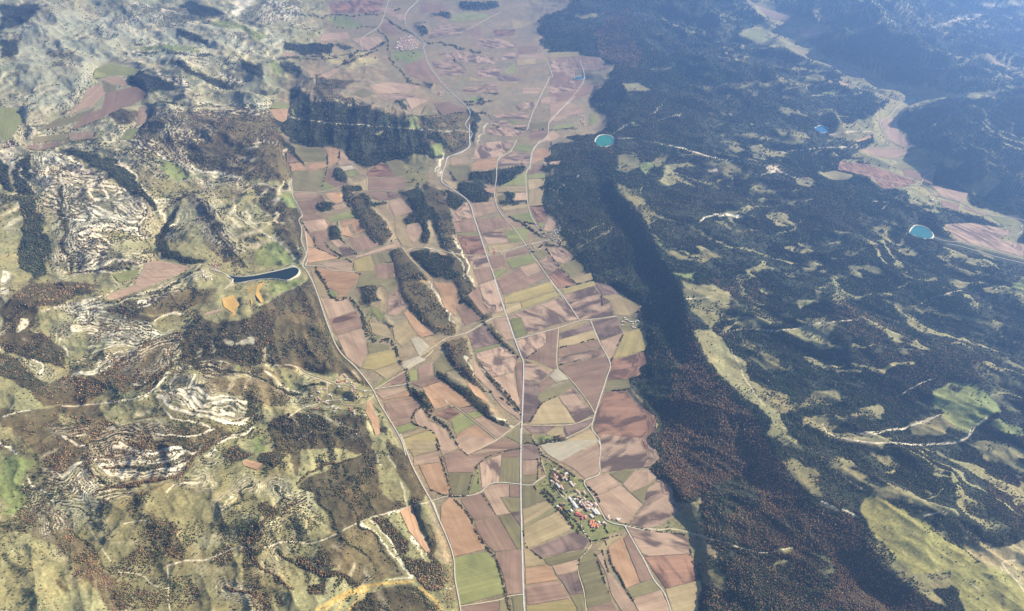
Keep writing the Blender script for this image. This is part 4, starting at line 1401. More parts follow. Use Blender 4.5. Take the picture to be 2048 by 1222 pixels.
ca.data.foreach_set('color', np.concatenate([col, np.ones(col.shape[:2]+(1,))], -1).reshape(-1).astype(np.float32))
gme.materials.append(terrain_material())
terrain = bpy.data.objects.new('terrain', gme); C.objects.link(terrain); terrain['kind'] = 'structure'
# ------------------------------------------------------------------ cultivated plots
SOIL = {  # light, dark, mottling
 'p': ('a98f76', '8b725c', 0.7), 't': ('9f8e68', '867652', 0.6), 'b': ('8a705c', '6d5546', 0.7), 'o': ('ae8c6c', '92704f', 0.8),
 'd': ('7c675b', '4a3b36', 1.3), 'm': ('a48a73', '524139', 1.7), 'n': ('8e6a54', '4c332a', 1.7), 'g': ('767049', '605a3b', 0.6),
 'v': ('82834a', '666d3b', 0.7), 'k': ('c29c50', 'ab8642', 0.6), 'y': ('9c8b58', '837a48', 0.6), 'w': ('a9a089', '8c846e', 0.6)}
def warm(h): return tuple(hexc(h)*np.array([1.0, 0.98, 0.9])*0.74+0.13*np.array([0.27, 0.205, 0.145]))
def soil_material(k):
    m, nt, b = newmat('soil_'+k); L = nt.links
    a, d, mo = SOIL[k]
    uv = nd(nt, 'ShaderNodeUVMap', uv_map='metres'); oi = nd(nt, 'ShaderNodeObjectInfo')
    geo = nd(nt, 'ShaderNodeNewGeometry')
    # mottled soil moisture drifting across the plots
    vr = nd(nt, 'ShaderNodeVectorRotate', rotation_type='Z_AXIS'); an_ = nd(nt, 'ShaderNodeMath', operation='MULTIPLY_ADD'); L.new(oi.outputs['Random'], an_.inputs[0]); an_.inputs[1].default_value = 1.9; an_.inputs[2].default_value = -0.55
    L.new(geo.outputs['Position'], vr.inputs['Vector']); L.new(an_.outputs[0], vr.inputs['Angle'])
    mp = nd(nt, 'ShaderNodeMapping'); mp.inputs['Scale'].default_value = (0.0042, 0.0100, 1)
    L.new(vr.outputs[0], mp.inputs['Vector'])
    n = nd(nt, 'ShaderNodeTexNoise', Scale=1.0, Detail=5, Roughness=0.52, Distortion=0.7); L.new(mp.outputs[0], n.inputs['Vector'])
    r = nd(nt, 'ShaderNodeMapRange'); L.new(n.outputs['Fac'], r.inputs['Value'])
    r.inputs['From Min'].default_value = 0.5-0.13/mo; r.inputs['From Max'].default_value = 0.5+0.13/mo
    # worked rows along each plot's long side
    mw = nd(nt, 'ShaderNodeMapping'); mw.inputs['Scale'].default_value = (0.0016, 0.055, 1); L.new(uv.outputs[0], mw.inputs['Vector'])
    w = nd(nt, 'ShaderNodeTexNoise', Scale=1.0, Detail=4, Roughness=0.7); L.new(mw.outputs[0], w.inputs['Vector'])
    wr = nd(nt, 'ShaderNodeMapRange'); L.new(w.outputs['Fac'], wr.inputs['Value'])
    wr.inputs['From Min'].default_value = 0.3; wr.inputs['From Max'].default_value = 0.7; wr.inputs['To Min'].default_value = 0.82; wr.inputs['To Max'].default_value = 1.18
    f = nd(nt, 'ShaderNodeTexNoise', Scale=0.03, Detail=5, Roughness=0.7); L.new(geo.outputs['Position'], f.inputs['Vector'])
    fr = nd(nt, 'ShaderNodeMapRange'); L.new(f.outputs['Fac'], fr.inputs['Value']); fr.inputs['To Min'].default_value = 0.82; fr.inputs['To Max'].default_value = 1.18
    orr = nd(nt, 'ShaderNodeMapRange'); L.new(oi.outputs['Random'], orr.inputs['Value']); orr.inputs['To Min'].default_value = 0.86; orr.inputs['To Max'].default_value = 1.14
    mx = nd(nt, 'ShaderNodeMix', data_type='RGBA'); L.new(r.outputs[0], mx.inputs['Factor'])
    mx.inputs['A'].default_value = (*warm(d), 1); mx.inputs['B'].default_value = (*warm(a), 1)
    m1 = nd(nt, 'ShaderNodeMath', operation='MULTIPLY'); L.new(wr.outputs[0], m1.inputs[0]); L.new(fr.outputs[0], m1.inputs[1])
    m2 = nd(nt, 'ShaderNodeMath', operation='MULTIPLY'); L.new(m1.outputs[0], m2.inputs[0]); L.new(orr.outputs[0], m2.inputs[1])
    sx = nd(nt, 'ShaderNodeSeparateXYZ'); L.new(uv.outputs[0], sx.inputs[0])
    dv = nd(nt, 'ShaderNodeMath', operation='DIVIDE'); L.new(sx.outputs['Y'], dv.inputs[0]); dv.inputs[1].default_value = 46.0
    fl = nd(nt, 'ShaderNodeMath', operation='FLOOR'); L.new(dv.outputs[0], fl.inputs[0])
    wnz = nd(nt, 'ShaderNodeTexWhiteNoise', noise_dimensions='1D'); L.new(fl.outputs[0], wnz.inputs['W'])
    sr = nd(nt, 'ShaderNodeMapRange'); L.new(wnz.outputs['Value'], sr.inputs['Value']); sr.inputs['To Min'].default_value = 0.90; sr.inputs['To Max'].default_value = 1.08
    m3 = nd(nt, 'ShaderNodeMath', operation='MULTIPLY'); L.new(m2.outputs[0], m3.inputs[0]); L.new(sr.outputs[0], m3.inputs[1])
    vm = nd(nt, 'ShaderNodeVectorMath', operation='SCALE'); L.new(mx.outputs['Result'], vm.inputs[0]); L.new(m3.outputs[0], vm.inputs['Scale'])
    L.new(vm.outputs[0], b.inputs['Base Color'])
    bp = nd(nt, 'ShaderNodeBump', Strength=0.35, Distance=1.2); L.new(w.outputs['Fac'], bp.inputs['Height']); L.new(bp.outputs[0], b.inputs['Normal'])
    return m
MS = {k: soil_material(k) for k in SOIL}
def drape(name, P, mat, lift, step, wob=0.0):
    """a sheet with outline P (photo pixels) lying on the land"""
    P = np.array(P, float)
    out = []
    for a, b in zip(P, np.roll(P, -1, 0)):
        n = max(1, int(np.hypot(*(b-a))/step))
        for k in range(n):
            p = a+(b-a)*k/n
            if wob and 0 < k: p = p+rng.normal(0, wob, 2)
            out.append(p)
    out = np.array(out)
    x0, y0 = out.min(0); x1, y1 = out.max(0)
    gx, gy = np.meshgrid(np.arange(x0+step/2, x1, step), np.arange(y0+step/2, y1, step)); g = np.stack([gx.ravel(), gy.ravel()], -1)
    n = len(out); ins = np.zeros(len(g), bool); dm = np.full(len(g), 1e9)
    for i in range(n):
        a, b = out[i], out[(i+1) % n]
        if a[1] != b[1]:
            ins ^= ((a[1] > g[:, 1]) != (b[1] > g[:, 1])) & (g[:, 0] < (b[0]-a[0])*(g[:, 1]-a[1])/(b[1]-a[1])+a[0])
        dm = np.minimum(dm, np.hypot(g[:, 0]-a[0], g[:, 1]-a[1]))
    g = g[ins & (dm > step*0.5)]
    allp = np.vstack([out, g]) if len(g) else out
    vs, _, fs, *_ = delaunay_2d_cdt([Vector(p) for p in allp], [], [list(range(n))], 1, 1e-4)
    vs = np.array([tuple(p) for p in vs])
    if len(fs) == 0: return None
    x, y, z = onland(vs[:, 0], vs[:, 1])
    me = bpy.data.meshes.new(name)
    ox, oy, oz = x.mean(), y.mean(), z.mean()
    fl = []
    for f in fs:
        a, b, c = f[:3]
        s = (x[b]-x[a])*(y[c]-y[a])-(x[c]-x[a])*(y[b]-y[a])
        fl.append(f if s > 0 else f[::-1])
    me.from_pydata(list(zip(x-ox, y-oy, z-oz+lift)), [], fl)
    # rows follow the longest side
    gxp, gyp, _ = onland(P[:, 0], P[:, 1]); d = np.stack([np.roll(gxp, -1)-gxp, np.roll(gyp, -1)-gyp], -1)
    k = np.argmax(np.hypot(d[:, 0], d[:, 1])); an = math.atan2(d[k, 1], d[k, 0]); c_, s_ = math.cos(an), math.sin(an)
    uvl = me.uv_layers.new(name='metres'); li = np.zeros(len(me.loops), np.int32); me.loops.foreach_get('vertex_index', li)
    off = rng.random()*5000
    uvl.data.foreach_set('uv', np.stack([(x*c_+y*s_+off)[li], (-x*s_+y*c_)[li]], -1).ravel().astype(np.float32))
    me.materials.append(mat); me.polygons.foreach_set('use_smooth', np.ones(len(me.polygons), bool)); me.update()
    o = bpy.data.objects.new(name, me); o.location = (ox, oy, oz); C.objects.link(o); return o
for k, P in plots:
    o = drape('field', P, MS[k], 2.2+rng.random()*0.5, 14, 0.35)
    if o: o['kind'] = 'structure'

# ------------------------------------------------------------------ roads and farm tracks
def road_material(name, c, ruts):
    m, nt, b = newmat(name); L = nt.links
    geo = nd(nt, 'ShaderNodeNewGeometry'); n = nd(nt, 'ShaderNodeTexNoise', Scale=0.03, Detail=5); L.new(geo.outputs['Position'], n.inputs['Vector'])
    mx = nd(nt, 'ShaderNodeMix', data_type='RGBA'); L.new(n.outputs['Fac'], mx.inputs['Factor'])
    mx.inputs['A'].default_value = (*hexc(c)*0.7, 1); mx.inputs['B'].default_value = (*np.minimum(hexc(c)*1.3, .8), 1); L.new(mx.outputs['Result'], b.inputs['Base Color'])
    return m
RM = {'main': road_material('asphalt_pale', 'a8a296', 0), 'road': road_material('road_pale', 'a89e88', 0), 'track': road_material('track_gravel', 'a89a7a', 0)}
RL = {'main': 4.2, 'road': 3.8, 'track': 3.4}
def ribbon(name, P, w, mat, lift):
    P = curve(P, 5)
    D = [P[0]]
    for a, b in zip(P[:-1], P[1:]):
        n = max(1, int(np.hypot(*(b-a))/6))
        for k in range(1, n+1): D.append(a+(b-a)*k/n)
    D = np.array(D); x, y, z = onland(D[:, 0], D[:, 1]); mp_ = mpp(x, y, z)
    T = np.gradient(np.stack([x, y], -1), axis=0); T /= np.linalg.norm(T, axis=1)[:, None]+1e-9
    N = np.stack([-T[:, 1], T[:, 0]], -1); W = (w/2*mp_)[:, None]
    Lf = np.stack([x, y], -1)+N*W; R = np.stack([x, y], -1)-N*W
    zz = np.maximum(np.maximum(z, height(Lf[:, 0], Lf[:, 1])), height(R[:, 0], R[:, 1]))+lift
    n = len(x); ox, oy = x.mean(), y.mean()
    co = [(Lf[i, 0]-ox, Lf[i, 1]-oy, zz[i]) for i in range(n)]+[(R[i, 0]-ox, R[i, 1]-oy, zz[i]) for i in range(n)]
    # road bed has thickness: skirts run down into the ground
    co += [(Lf[i, 0]-ox, Lf[i, 1]-oy, zz[i]-lift-2) for i in range(n)]+[(R[i, 0]-ox, R[i, 1]-oy, zz[i]-lift-2) for i in range(n)]
    f = []
    for i in range(n-1):
        f.append((n+i, n+i+1, i+1, i)); f.append((i, i+1, 2*n+i+1, 2*n+i)); f.append((n+i+1, n+i, 3*n+i, 3*n+i+1))
    me = bpy.data.meshes.new(name); me.from_pydata(co, [], f); me.materials.append(mat); me.update()
    o = bpy.data.objects.new(name, me); o.location = (ox, oy, 0); C.objects.link(o); o['kind'] = 'structure'; return o
for i, (w, k, P) in enumerate(roads):
    ribbon('track' if k == 'track' else 'road', P, w*0.84, RM[k], RL[k]+0.02*(i % 17))

# ------------------------------------------------------------------ water
def water_material(name, c, c2):
    m, nt, b = newmat(name); L = nt.links
    b.inputs['Roughness'].default_value = 0.12; b.inputs['Specular IOR Level'].default_value = 0.3
    geo = nd(nt, 'ShaderNodeNewGeometry'); n = nd(nt, 'ShaderNodeTexNoise', Scale=0.01, Detail=3); L.new(geo.outputs['Position'], n.inputs['Vector'])
    mx = nd(nt, 'ShaderNodeMix', data_type='RGBA'); L.new(n.outputs['Fac'], mx.inputs['Factor'])
    mx.inputs['A'].default_value = (*c, 1); mx.inputs['B'].default_value = (*c2, 1); L.new(mx.outputs['Result'], b.inputs['Base Color'])
    n2 = nd(nt, 'ShaderNodeTexNoise', Scale=0.4, Detail=2); L.new(geo.outputs['Position'], n2.inputs['Vector'])
    bp = nd(nt, 'ShaderNodeBump', Strength=0.1, Distance=0.3); L.new(n2.outputs['Fac'], bp.inputs['Height']); L.new(bp.outputs[0], b.inputs['Normal'])
    return m
WM = [water_material('pond_green_water', (0.01, 0.085, 0.075), (0.02, 0.17, 0.10)), water_material('pond_teal_water', (0.006, 0.07, 0.075), (0.01, 0.12, 0.10)),
      water_material('pond_blue_water', (0.004, 0.07, 0.14), (0.006, 0.09, 0.17)), water_material('lake_water', (0.008, 0.016, 0.018), (0.013, 0.022, 0.022)), water_material('far_pond_water', (0.02, 0.07, 0.09), (0.03, 0.08, 0.1))]
BANK2 = road_material('pond_rim', 'b9b198', 0)
BANK = road_material('pond_bank', 'b3ab94', 0)
def tagged(o, label=None, cat=None, group=None, kind=None):
    if label: o['label'] = label
    if cat: o['category'] = cat
    if group: o['group'] = group
    if kind: o['kind'] = kind
    return o
bank_lab = {0: 'pale embankment ringing the bright green round pond on the wooded ridge', 1: 'pale embankment ringing the teal half-oval pond by the eastern forest edge',
            2: 'thin pale embankment ringing the small blue diamond pond in the eastern woods', 3: 'pale shore bank around the long dark lake west of the valley', 4: 'low bank around the tiny grey pond among upper valley fields'}
for i, (k, P) in enumerate(waters):
    x, y, z = onland(P[:, 0], P[:, 1]); zl = float(np.median(z))+1.0
    for _ in range(3): x, y = ground(P[:, 0], P[:, 1], zl+5)
    X, Y = x, y; cx, cy = X.mean(), Y.mean(); n = len(X)
    d = np.stack([np.roll(X, -1)-np.roll(X, 1), np.roll(Y, -1)-np.roll(Y, 1)], -1); d /= np.linalg.norm(d, axis=1)[:, None]
    N = np.stack([d[:, 1], -d[:, 0]], -1)
    ar = 0.5*np.sum(X*np.roll(Y, -1)-np.roll(X, -1)*Y)
    if ar < 0: N = -N
    me = bpy.data.meshes.new('reservoir_water')
    vs = [Vector((a, b)) for a, b in zip(X-cx, Y-cy)]
    vv, _, ff, *_ = delaunay_2d_cdt(vs, [], [list(range(n))], 1, 1e-4)
    me.from_pydata([(p.x, p.y, 0) for p in vv], [], [f if (vv[f[1]]-vv[f[0]]).cross(vv[f[2]]-vv[f[0]]) > 0 else f[::-1] for f in ff]); me.materials.append(WM[i])
    if i == 3: WM[3].node_tree.nodes['Principled BSDF'].inputs['Roughness'].default_value = 0.35; WM[3].node_tree.nodes['Principled BSDF'].inputs['Specular IOR Level'].default_value = 0.12
    o = bpy.data.objects.new('water', me); o.location = (cx, cy, zl+4); C.objects.link(o); o['kind'] = 'structure'
    wd = [13, 14, 10, 8, 5][i]
    rings = [(-2, 3.0), (wd*0.45, 9.0), (wd*0.85, 9.0), (wd*2.2, -14.0)]
    co = []
    for r, h in rings:
        for j in range(n): co.append((X[j]+N[j, 0]*r-cx, Y[j]+N[j, 1]*r-cy, h))
    f = []
    for r in range(len(rings)-1):
        for j in range(n):
            q = (r*n+j, r*n+(j+1) % n, (r+1)*n+(j+1) % n, (r+1)*n+j); f.append(q if ar < 0 else q[::-1])
    me = bpy.data.meshes.new('embankment'); me.from_pydata(co, [], f); me.materials.append(BANK if i > 2 else BANK2); me.update()
    o = bpy.data.objects.new('embankment', me); o.location = (cx, cy, zl); C.objects.link(o); tagged(o, bank_lab[i], 'embankment', kind='thing')
# ------------------------------------------------------------------ trees
def foliage_material(name, instanced):
    m, nt, b = newmat(name); L = nt.links
    b.inputs['Roughness'].default_value = 0.85
    at = nd(nt, 'ShaderNodeAttribute', attribute_name='tint', attribute_type='INSTANCER' if instanced else 'OBJECT')
    geo = nd(nt, 'ShaderNodeNewGeometry'); n = nd(nt, 'ShaderNodeTexNoise', Scale=0.5, Detail=3); L.new(geo.outputs['Position'], n.inputs['Vector'])
    r = nd(nt, 'ShaderNodeMapRange'); L.new(n.outputs['Fac'], r.inputs['Value'])
    r.inputs['From Min'].default_value = 0.3; r.inputs['From Max'].default_value = 0.7; r.inputs['To Min'].default_value = 0.65; r.inputs['To Max'].default_value = 1.35
    vm = nd(nt, 'ShaderNodeVectorMath', operation='SCALE'); L.new(at.outputs['Color'], vm.inputs[0]); L.new(r.outputs[0], vm.inputs['Scale']); L.new(vm.outputs[0], b.inputs['Base Color'])
    return m
def scatter_group(mat):
    g = bpy.data.node_groups.new('tree_scatter', 'GeometryNodeTree')
    g.interface.new_socket('Geometry', in_out='INPUT', socket_type='NodeSocketGeometry'); g.interface.new_socket('Geometry', in_out='OUTPUT', socket_type='NodeSocketGeometry')
    N = g.nodes; L = g.links
    i = N.new('NodeGroupInput'); o = N.new('NodeGroupOutput')
    ico = N.new('GeometryNodeMeshIcoSphere'); ico.inputs['Radius'].default_value = 1; ico.inputs['Subdivisions'].default_value = 2
    nz = N.new('ShaderNodeTexNoise'); nz.inputs['Scale'].default_value = 1.7; nz.inputs['Detail'].default_value = 2
    sub = N.new('ShaderNodeVectorMath'); sub.operation = 'SUBTRACT'; sub.inputs[1].default_value = (0.5, 0.5, 0.5); L.new(nz.outputs['Color'], sub.inputs[0])
    scl = N.new('ShaderNodeVectorMath'); scl.operation = 'SCALE'; scl.inputs['Scale'].default_value = 1.5; L.new(sub.outputs[0], scl.inputs[0])
    sp = N.new('GeometryNodeSetPosition'); L.new(ico.outputs['Mesh'], sp.inputs['Geometry']); L.new(scl.outputs[0], sp.inputs['Offset'])
    sm = N.new('GeometryNodeSetMaterial'); sm.inputs['Material'].default_value = mat; L.new(sp.outputs[0], sm.inputs['Geometry'])
    iop = N.new('GeometryNodeInstanceOnPoints'); L.new(i.outputs[0], iop.inputs['Points']); L.new(sm.outputs[0], iop.inputs['Instance'])
    a1 = N.new('GeometryNodeInputNamedAttribute'); a1.data_type = 'FLOAT_VECTOR'; a1.inputs['Name'].default_value = 'size'; L.new(a1.outputs['Attribute'], iop.inputs['Scale'])
    a2 = N.new('GeometryNodeInputNamedAttribute'); a2.data_type = 'FLOAT_VECTOR'; a2.inputs['Name'].default_value = 'turn'
    L.new(a2.outputs['Attribute'], iop.inputs['Rotation'])
    L.new(iop.outputs[0], o.inputs[0]); return g
FM = foliage_material('foliage_scattered', True); SG = scatter_group(FM)
def wood(name, label, cat, x, y, z, r, tint):
    n = len(x); me = bpy.data.meshes.new(name)
    me.vertices.add(n); me.vertices.foreach_set('co', np.stack([x, y, z+r*0.75], -1).ravel().astype(np.float32))
    s = me.attributes.new('size', 'FLOAT_VECTOR', 'POINT'); s.data.foreach_set('vector', np.stack([r*rng.uniform(0.85, 1.15, n), r*rng.uniform(0.85, 1.15, n), r*rng.uniform(1.0, 1.5, n)], -1).ravel().astype(np.float32))
    t = me.attributes.new('turn', 'FLOAT_VECTOR', 'POINT'); t.data.foreach_set('vector', np.stack([rng.uniform(-.3, .3, n), rng.uniform(-.3, .3, n), rng.uniform(0, 6.28, n)], -1).ravel().astype(np.float32))
    c = me.attributes.new('tint', 'FLOAT_COLOR', 'POINT'); c.data.foreach_set('color', np.concatenate([tint, np.ones((n, 1))], 1).ravel().astype(np.float32))
    o = bpy.data.objects.new(name, me); C.objects.link(o); md = o.modifiers.new('scatter', 'NODES'); md.node_group = SG
    me.materials.append(FM); tagged(o, label, cat, kind='stuff'); return o
GREENS = np.array([[0.020, 0.032, 0.014], [0.028, 0.040, 0.016], [0.036, 0.046, 0.018], [0.016, 0.026, 0.016]])*1.3
OAKS = np.array([[0.050, 0.052, 0.020], [0.060, 0.056, 0.022], [0.045, 0.050, 0.024], [0.070, 0.058, 0.024]])
RUSTS = np.array([[0.085, 0.042, 0.018], [0.11, 0.062, 0.020], [0.062, 0.036, 0.020], [0.13, 0.080, 0.022], [0.075, 0.030, 0.016], [0.055, 0.045, 0.022]])*1.0*0.6*1.7+np.array([[0.080, 0.052, 0.030]])
def tints(aut, oak, x, y):
    n = len(aut); pick = rng.random(n)
    clump = fbm(x, y, 160, 3, 120)
    t = GREENS[rng.integers(0, 4, n)]
    isoak = pick < oak; t = np.where(isoak[:, None], OAKS[rng.integers(0, 4, n)], t)
    isr = rng.random(n) < np.clip(aut*(0.4+1.3*clump), 0, 1); t = np.where(isr[:, None], RUSTS[rng.integers(0, 6, n)], t)
    return t*(0.55+0.9*rng.random(n))[:, None]*(0.35+1.3*fbm(x, y, 520, 5, 130))[:, None]
# density of trees sampled on the land through the same survey maps
denR = den; autR = aut
def at_grid(F, a, b):
    ia = np.interp(a, aS, np.arange(len(aS))); ib = np.interp(b, bs, np.arange(len(bs)))
    xi = np.minimum(ia.astype(int), NC-2); yi = np.minimum(ib.astype(int), NR-2); fx = ia-xi; fy = ib-yi
    return (F[yi, xi]*(1-fx)+F[yi, xi+1]*fx)*(1-fy)+(F[yi+1, xi]*(1-fx)+F[yi+1, xi+1]*fx)*fy
SP = 2.35
ga_, gb_ = np.meshgrid(np.arange(-380, 2460, SP), np.arange(-20, 1345, SP))
ga_ = (ga_+rng.uniform(-0.5, 0.5, ga_.shape)*SP*1.1).ravel(); gb_ = (gb_+rng.uniform(-0.5, 0.5, gb_.shape)*SP*1.1).ravel()
d_ = at_grid(denR, ga_, gb_); au = at_grid(autR, ga_, gb_)
X_, Y_ = ground(ga_, gb_, 0); Z_ = at_grid(vz, ga_, gb_)
U_, V_ = pix(X_, Y_, Z_)
openf = samp(blur(flat, 1), U_, V_)
# clumped, not even: thin woods break into groups
cl = fbm(X_, Y_, 45, 2, 140)
p = np.where(d_ > 0.9, 0.93, d_*np.clip(0.35+2.2*(cl-0.3), 0, 2.0))
cl2 = fbm(X_, Y_, 150, 4, 145); p = np.where(d_ < 0.5, d_*3.2*smooth(0.46, 0.66, cl2)+0.012*(d_ > 0.01), p)
keep = (rng.random(len(p)) < p) & (openf < 0.3)
X_, Y_, Z_, d_, au, U_, V_ = [q[keep] for q in (X_, Y_, Z_, d_, au, U_, V_)]
mp0 = mpp(X_, Y_, Z_)
R_ = np.clip(SP*mp0*rng.uniform(0.42, 0.72, len(X_)), 3.0, 13)*np.where(d_ > 0.85, 1.0, rng.uniform(0.55, 0.95, len(X_)))
oak = np.where(U_ < 1000, 0.75, 0.9*smooth(0.42, 0.62, fbm(X_, Y_, 1100, 4, 150)))
au = np.clip(au+0.35*smooth(0.52, 0.66, fbm(X_, Y_, 700, 4, 160))*(V_ > 560), 0, 1)
T_ = tints(au, oak, X_, Y_)
T_ = T_*np.where(d_ < 0.8, 1.35, 1.0)[:, None]
farleft = (U_ < 640) & (V_ < 330); R_ = np.where(farleft, np.minimum(R_, 7.0), R_)
for nm, lab, cat, sel in (
    ('forest', 'dark evergreen forest covering the eastern slopes and plateau', 'forest', (U_ > 1000) & (d_ > 0.85) & (au < 0.4)),
    ('autumn_forest', 'rusty brown autumn beech wood along the eastern escarpment', 'forest', (U_ > 1000) & (d_ > 0.85) & (au >= 0.4)),
    ('scattered_bushes', 'scattered dark bushes over the pale meadows of the eastern plateau', 'bushes', (U_ > 1000) & (d_ <= 0.85)),
    ('woodland', 'dark woods on the western hills and knolls, with bands standing in for shade', 'woodland', (U_ <= 1000) & (d_ > 0.85)),
    ('scrub', 'olive and rusty scrub dotting the western hillsides', 'scrub', (U_ <= 1000) & (d_ <= 0.85))):
    if sel.sum(): wood(nm, lab, cat, X_[sel], Y_[sel], Z_[sel], R_[sel], T_[sel])

# hedgerows and stream-side trees: (autumn share, row count, where, line)
HEDGES = '''
C 0.6 3 along the winding stream beside the green field : 975,0 1020,170 1060,300 1080,400 1150,470 1220,560 1250,650 1330,760 1400,850 1440,970 1470,1100 1500,1222 1520,1330
A 0.6 5 in the double row below the straggling village : 240,325 330,400 400,480 480,570 570,680
A 0.6 2 in the outer row below the straggling village : 265,310 370,400 460,500 540,580 585,645
A 0.2 1 on the lane north of the straggling village : 275,60 300,110 290,180 320,250
A 0.2 1 on the field edge north of the straggling village : 265,120 275,180 268,280
A 0.3 1 along the meadow edge above the village : 300,105 420,180 520,250 600,300
A 0.2 1 beside the lane south of the village : 580,590 600,650 655,735 620,790 570,850 555,910
A 0.3 2 in the curved strips south of the village : 680,820 710,900 740,990 780,1090
A 0.3 2 between the curved strips of stubble : 730,790 760,900 780,950
A 0.3 2 on the long bank between two pale fields : 740,720 760,740 800,890 860,980 890,1050 960,1160
A 0.2 1 at the foot of the village meadow : 660,720 740,705 850,680
A 0.1 1 along the road east of the village : 900,603 1000,632 1060,645 1110,655 1290,670
A 0.2 2 on the rounded eastern edge of the mottled field : 1290,668 1360,720 1365,830 1420,960 1450,1060
A 0.1 1 beside the village bypass lane : 640,340 690,390 715,450
A 0.1 1 on the curved field boundary near the straight road : 165,640 185,740 210,780 300,850
C 0.2 1 between the two pale plots above the crossroads : 1105,0 1140,60 1200,110
C 0.2 1 on the brown field boundary west of the straight road : 1575,60 1380,105 1300,150 1240,230 1200,390
C 0.3 1 on the short bank above the crossroads lane : 1270,190 1280,340 1300,380 1400,540
C 0.2 1 by the junction of the western road : 930,355 1060,400 1200,400
C 0.1 2 beside the western road in the scrub : 880,570 900,640 940,740
F 0.2 3 along the upper winding stream : 750,60 820,180 850,240 900,260 950,240
F 0.2 4 along the wooded stream past the pale fields : 960,240 1040,340 1070,470 1130,520 1230,520 1280,640 1330,720 1350,850 1430,930 1480,1000 1600,1090
F 0.3 2 around the winding pale field : 1430,930 1375,990 1370,1050 1480,1090 1530,1160 1540,1222
G 0.3 3 down the winding stream to the stubble : 230,980 330,1050 400,1160 440,1222
G 0.2 3 on the wooded bank beside the winding field : 75,740 100,790 160,860 230,950
G 0.1 2 on the low wooded ridge by the straight road : 600,300 700,420 780,490 860,560
G 0.1 2 on the wooded knoll west of the straight road : 320,450 340,550 400,620
G 0.1 2 on the long bank above the straight road : 640,700 700,740 790,840 870,950
G 0.1 2 on the lower bank above the straight road : 630,790 740,860 870,970
G 0.1 3 on the dark wooded bank between brown fields : 260,650 400,780 560,920 640,980 700,1020
G 0.2 1 on the hedge south of the hamlet : 1512,600 1560,480 1610,385
G 0.1 1 around the round-topped stubble field : 930,1030 1020,890 1120,840
G 0.1 1 on the short hedge beside the hamlet track : 1450,110 1455,190
G 0.1 1 on the field edge beside the straight road : 1000,500 900,570
G 0.1 1 on the boundary below the stubble strip : 1140,490 1400,425
G 0.1 1 on the boundary above the broad plain field : 1140,612 1300,575
G 0.1 1 on the hedge reaching the eastern forest : 1490,800 1640,790
G 0.2 2 in the copse by the stream junction : 1200,1150 1000,1180 920,1170 870,1190
G 0.1 1 on the dark stream below the straight road bend : 940,1100 960,1160 1000,1200
M 0.1 1 upper : 400,80 415,150 410,250 370,420
M 0.1 1 upper : 520,100 510,180 490,230
M 0.1 2 upper : 400,900 450,960 550,1020
M 0.1 2 upper : 520,860 600,930 670,1000
M 0.1 2 upper : 700,700 760,800 860,910 1010,870
M 0.1 2 upper : 600,500 620,600 700,700
M 0.1 1 upper : 190,710 250,810
M 0.1 1 upper : 580,1040 640,1080 640,1150 700,1170
M 0.1 2 upper : 310,1110 330,1180 400,1222
M 0.1 1 upper : 300,850 310,930 400,980 520,1030
M 0.1 2 upper : 560,400 570,520 640,620
N 0.1 1 upper : 970,10 950,80 935,180 930,270 915,350 895,480
N 0.1 2 upper : 640,580 700,620 820,640 860,650 890,700
N 0.1 3 upper : 740,640 850,710 890,740
N 0.1 1 upper : 920,820 1000,940 1100,1050 1150,1100
N 0.1 1 upper : 185,530 195,600 225,660 230,740
N 0.1 1 upper : 1060,1130 1290,1070
N 0.1 1 upper : 190,200 200,260 240,310
N 0.1 2 upper : 780,810 830,860 900,800
A 0.3 2 in the gardens among the village houses : 340,240 400,330 470,400 560,420 620,520
A 0.4 1 in the orchard west of the village : 400,480 450,520 500,560
V 0.2 1 in the gardens west of the village lane : 180,170 240,300 260,420 350,540 420,640
V 0.2 1 behind the long pale shed : 560,640 620,780 560,830 500,830
V 0.1 2 along the bypass lane : 860,430 940,520 1000,580 1060,700
V 0.2 2 on the meadow south of the terracotta houses : 830,1090 900,1140 980,1150
V 0.1 2 in the dark copse on the southern meadow : 1130,1080 1180,1180
V 0.2 2 in the plots north of the village houses : 290,170 400,260 430,330 560,330 560,230
V 0.3 2 around the yards of the upper houses : 300,430 380,500 470,560 560,600
V 0.1 1 among the eastern garden plots : 830,580 900,640 860,620 940,690
V 0.1 1 between the old tiled houses : 720,740 800,800 700,640 880,680 640,600
'''
crowns = {}
TM_leaf = foliage_material('foliage', False)
bark, _nt, _b = newmat('bark'); _b.inputs['Base Color'].default_value = (0.07, 0.05, 0.035, 1)
import bmesh
def crown_mesh(seed):
    rr = np.random.default_rng(seed); bm = bmesh.new()
    for k in range(7):
        c = rr.normal(0, 0.42, 3); c[2] = abs(c[2])*0.9-0.15; s = rr.uniform(0.38, 0.62)
        r = bmesh.ops.create_icosphere(bm, subdivisions=2, radius=s)
        for v in r['verts']: v.co = Vector([v.co[i]*(1+rr.normal(0, 0.10))+c[i] for i in range(3)])
    for k in range(60):                                # loose sprays that break the outline
        d = rr.normal(0, 1, 3); d /= np.linalg.norm(d); d = d*rr.uniform(0.75, 1.05); s = 0.13
        vs = [bm.verts.new(Vector(d+rr.normal(0, s, 3))) for _ in range(3)]; bm.faces.new(vs)
    me = bpy.data.meshes.new('crown'); bm.to_mesh(me); bm.free(); me.materials.append(TM_leaf); return me
def trunk_mesh():
    bm = bmesh.new(); bmesh.ops.create_cone(bm, segments=7, radius1=0.09, radius2=0.04, depth=1.4, cap_ends=True)
    for v in bm.verts: v.co.z += -0.5
    me = bpy.data.meshes.new('trunk'); bm.to_mesh(me); bm.free(); me.materials.append(bark); return me
CM = [crown_mesh(s) for s in range(5)]; TMh = trunk_mesh()
hedge_pts = []
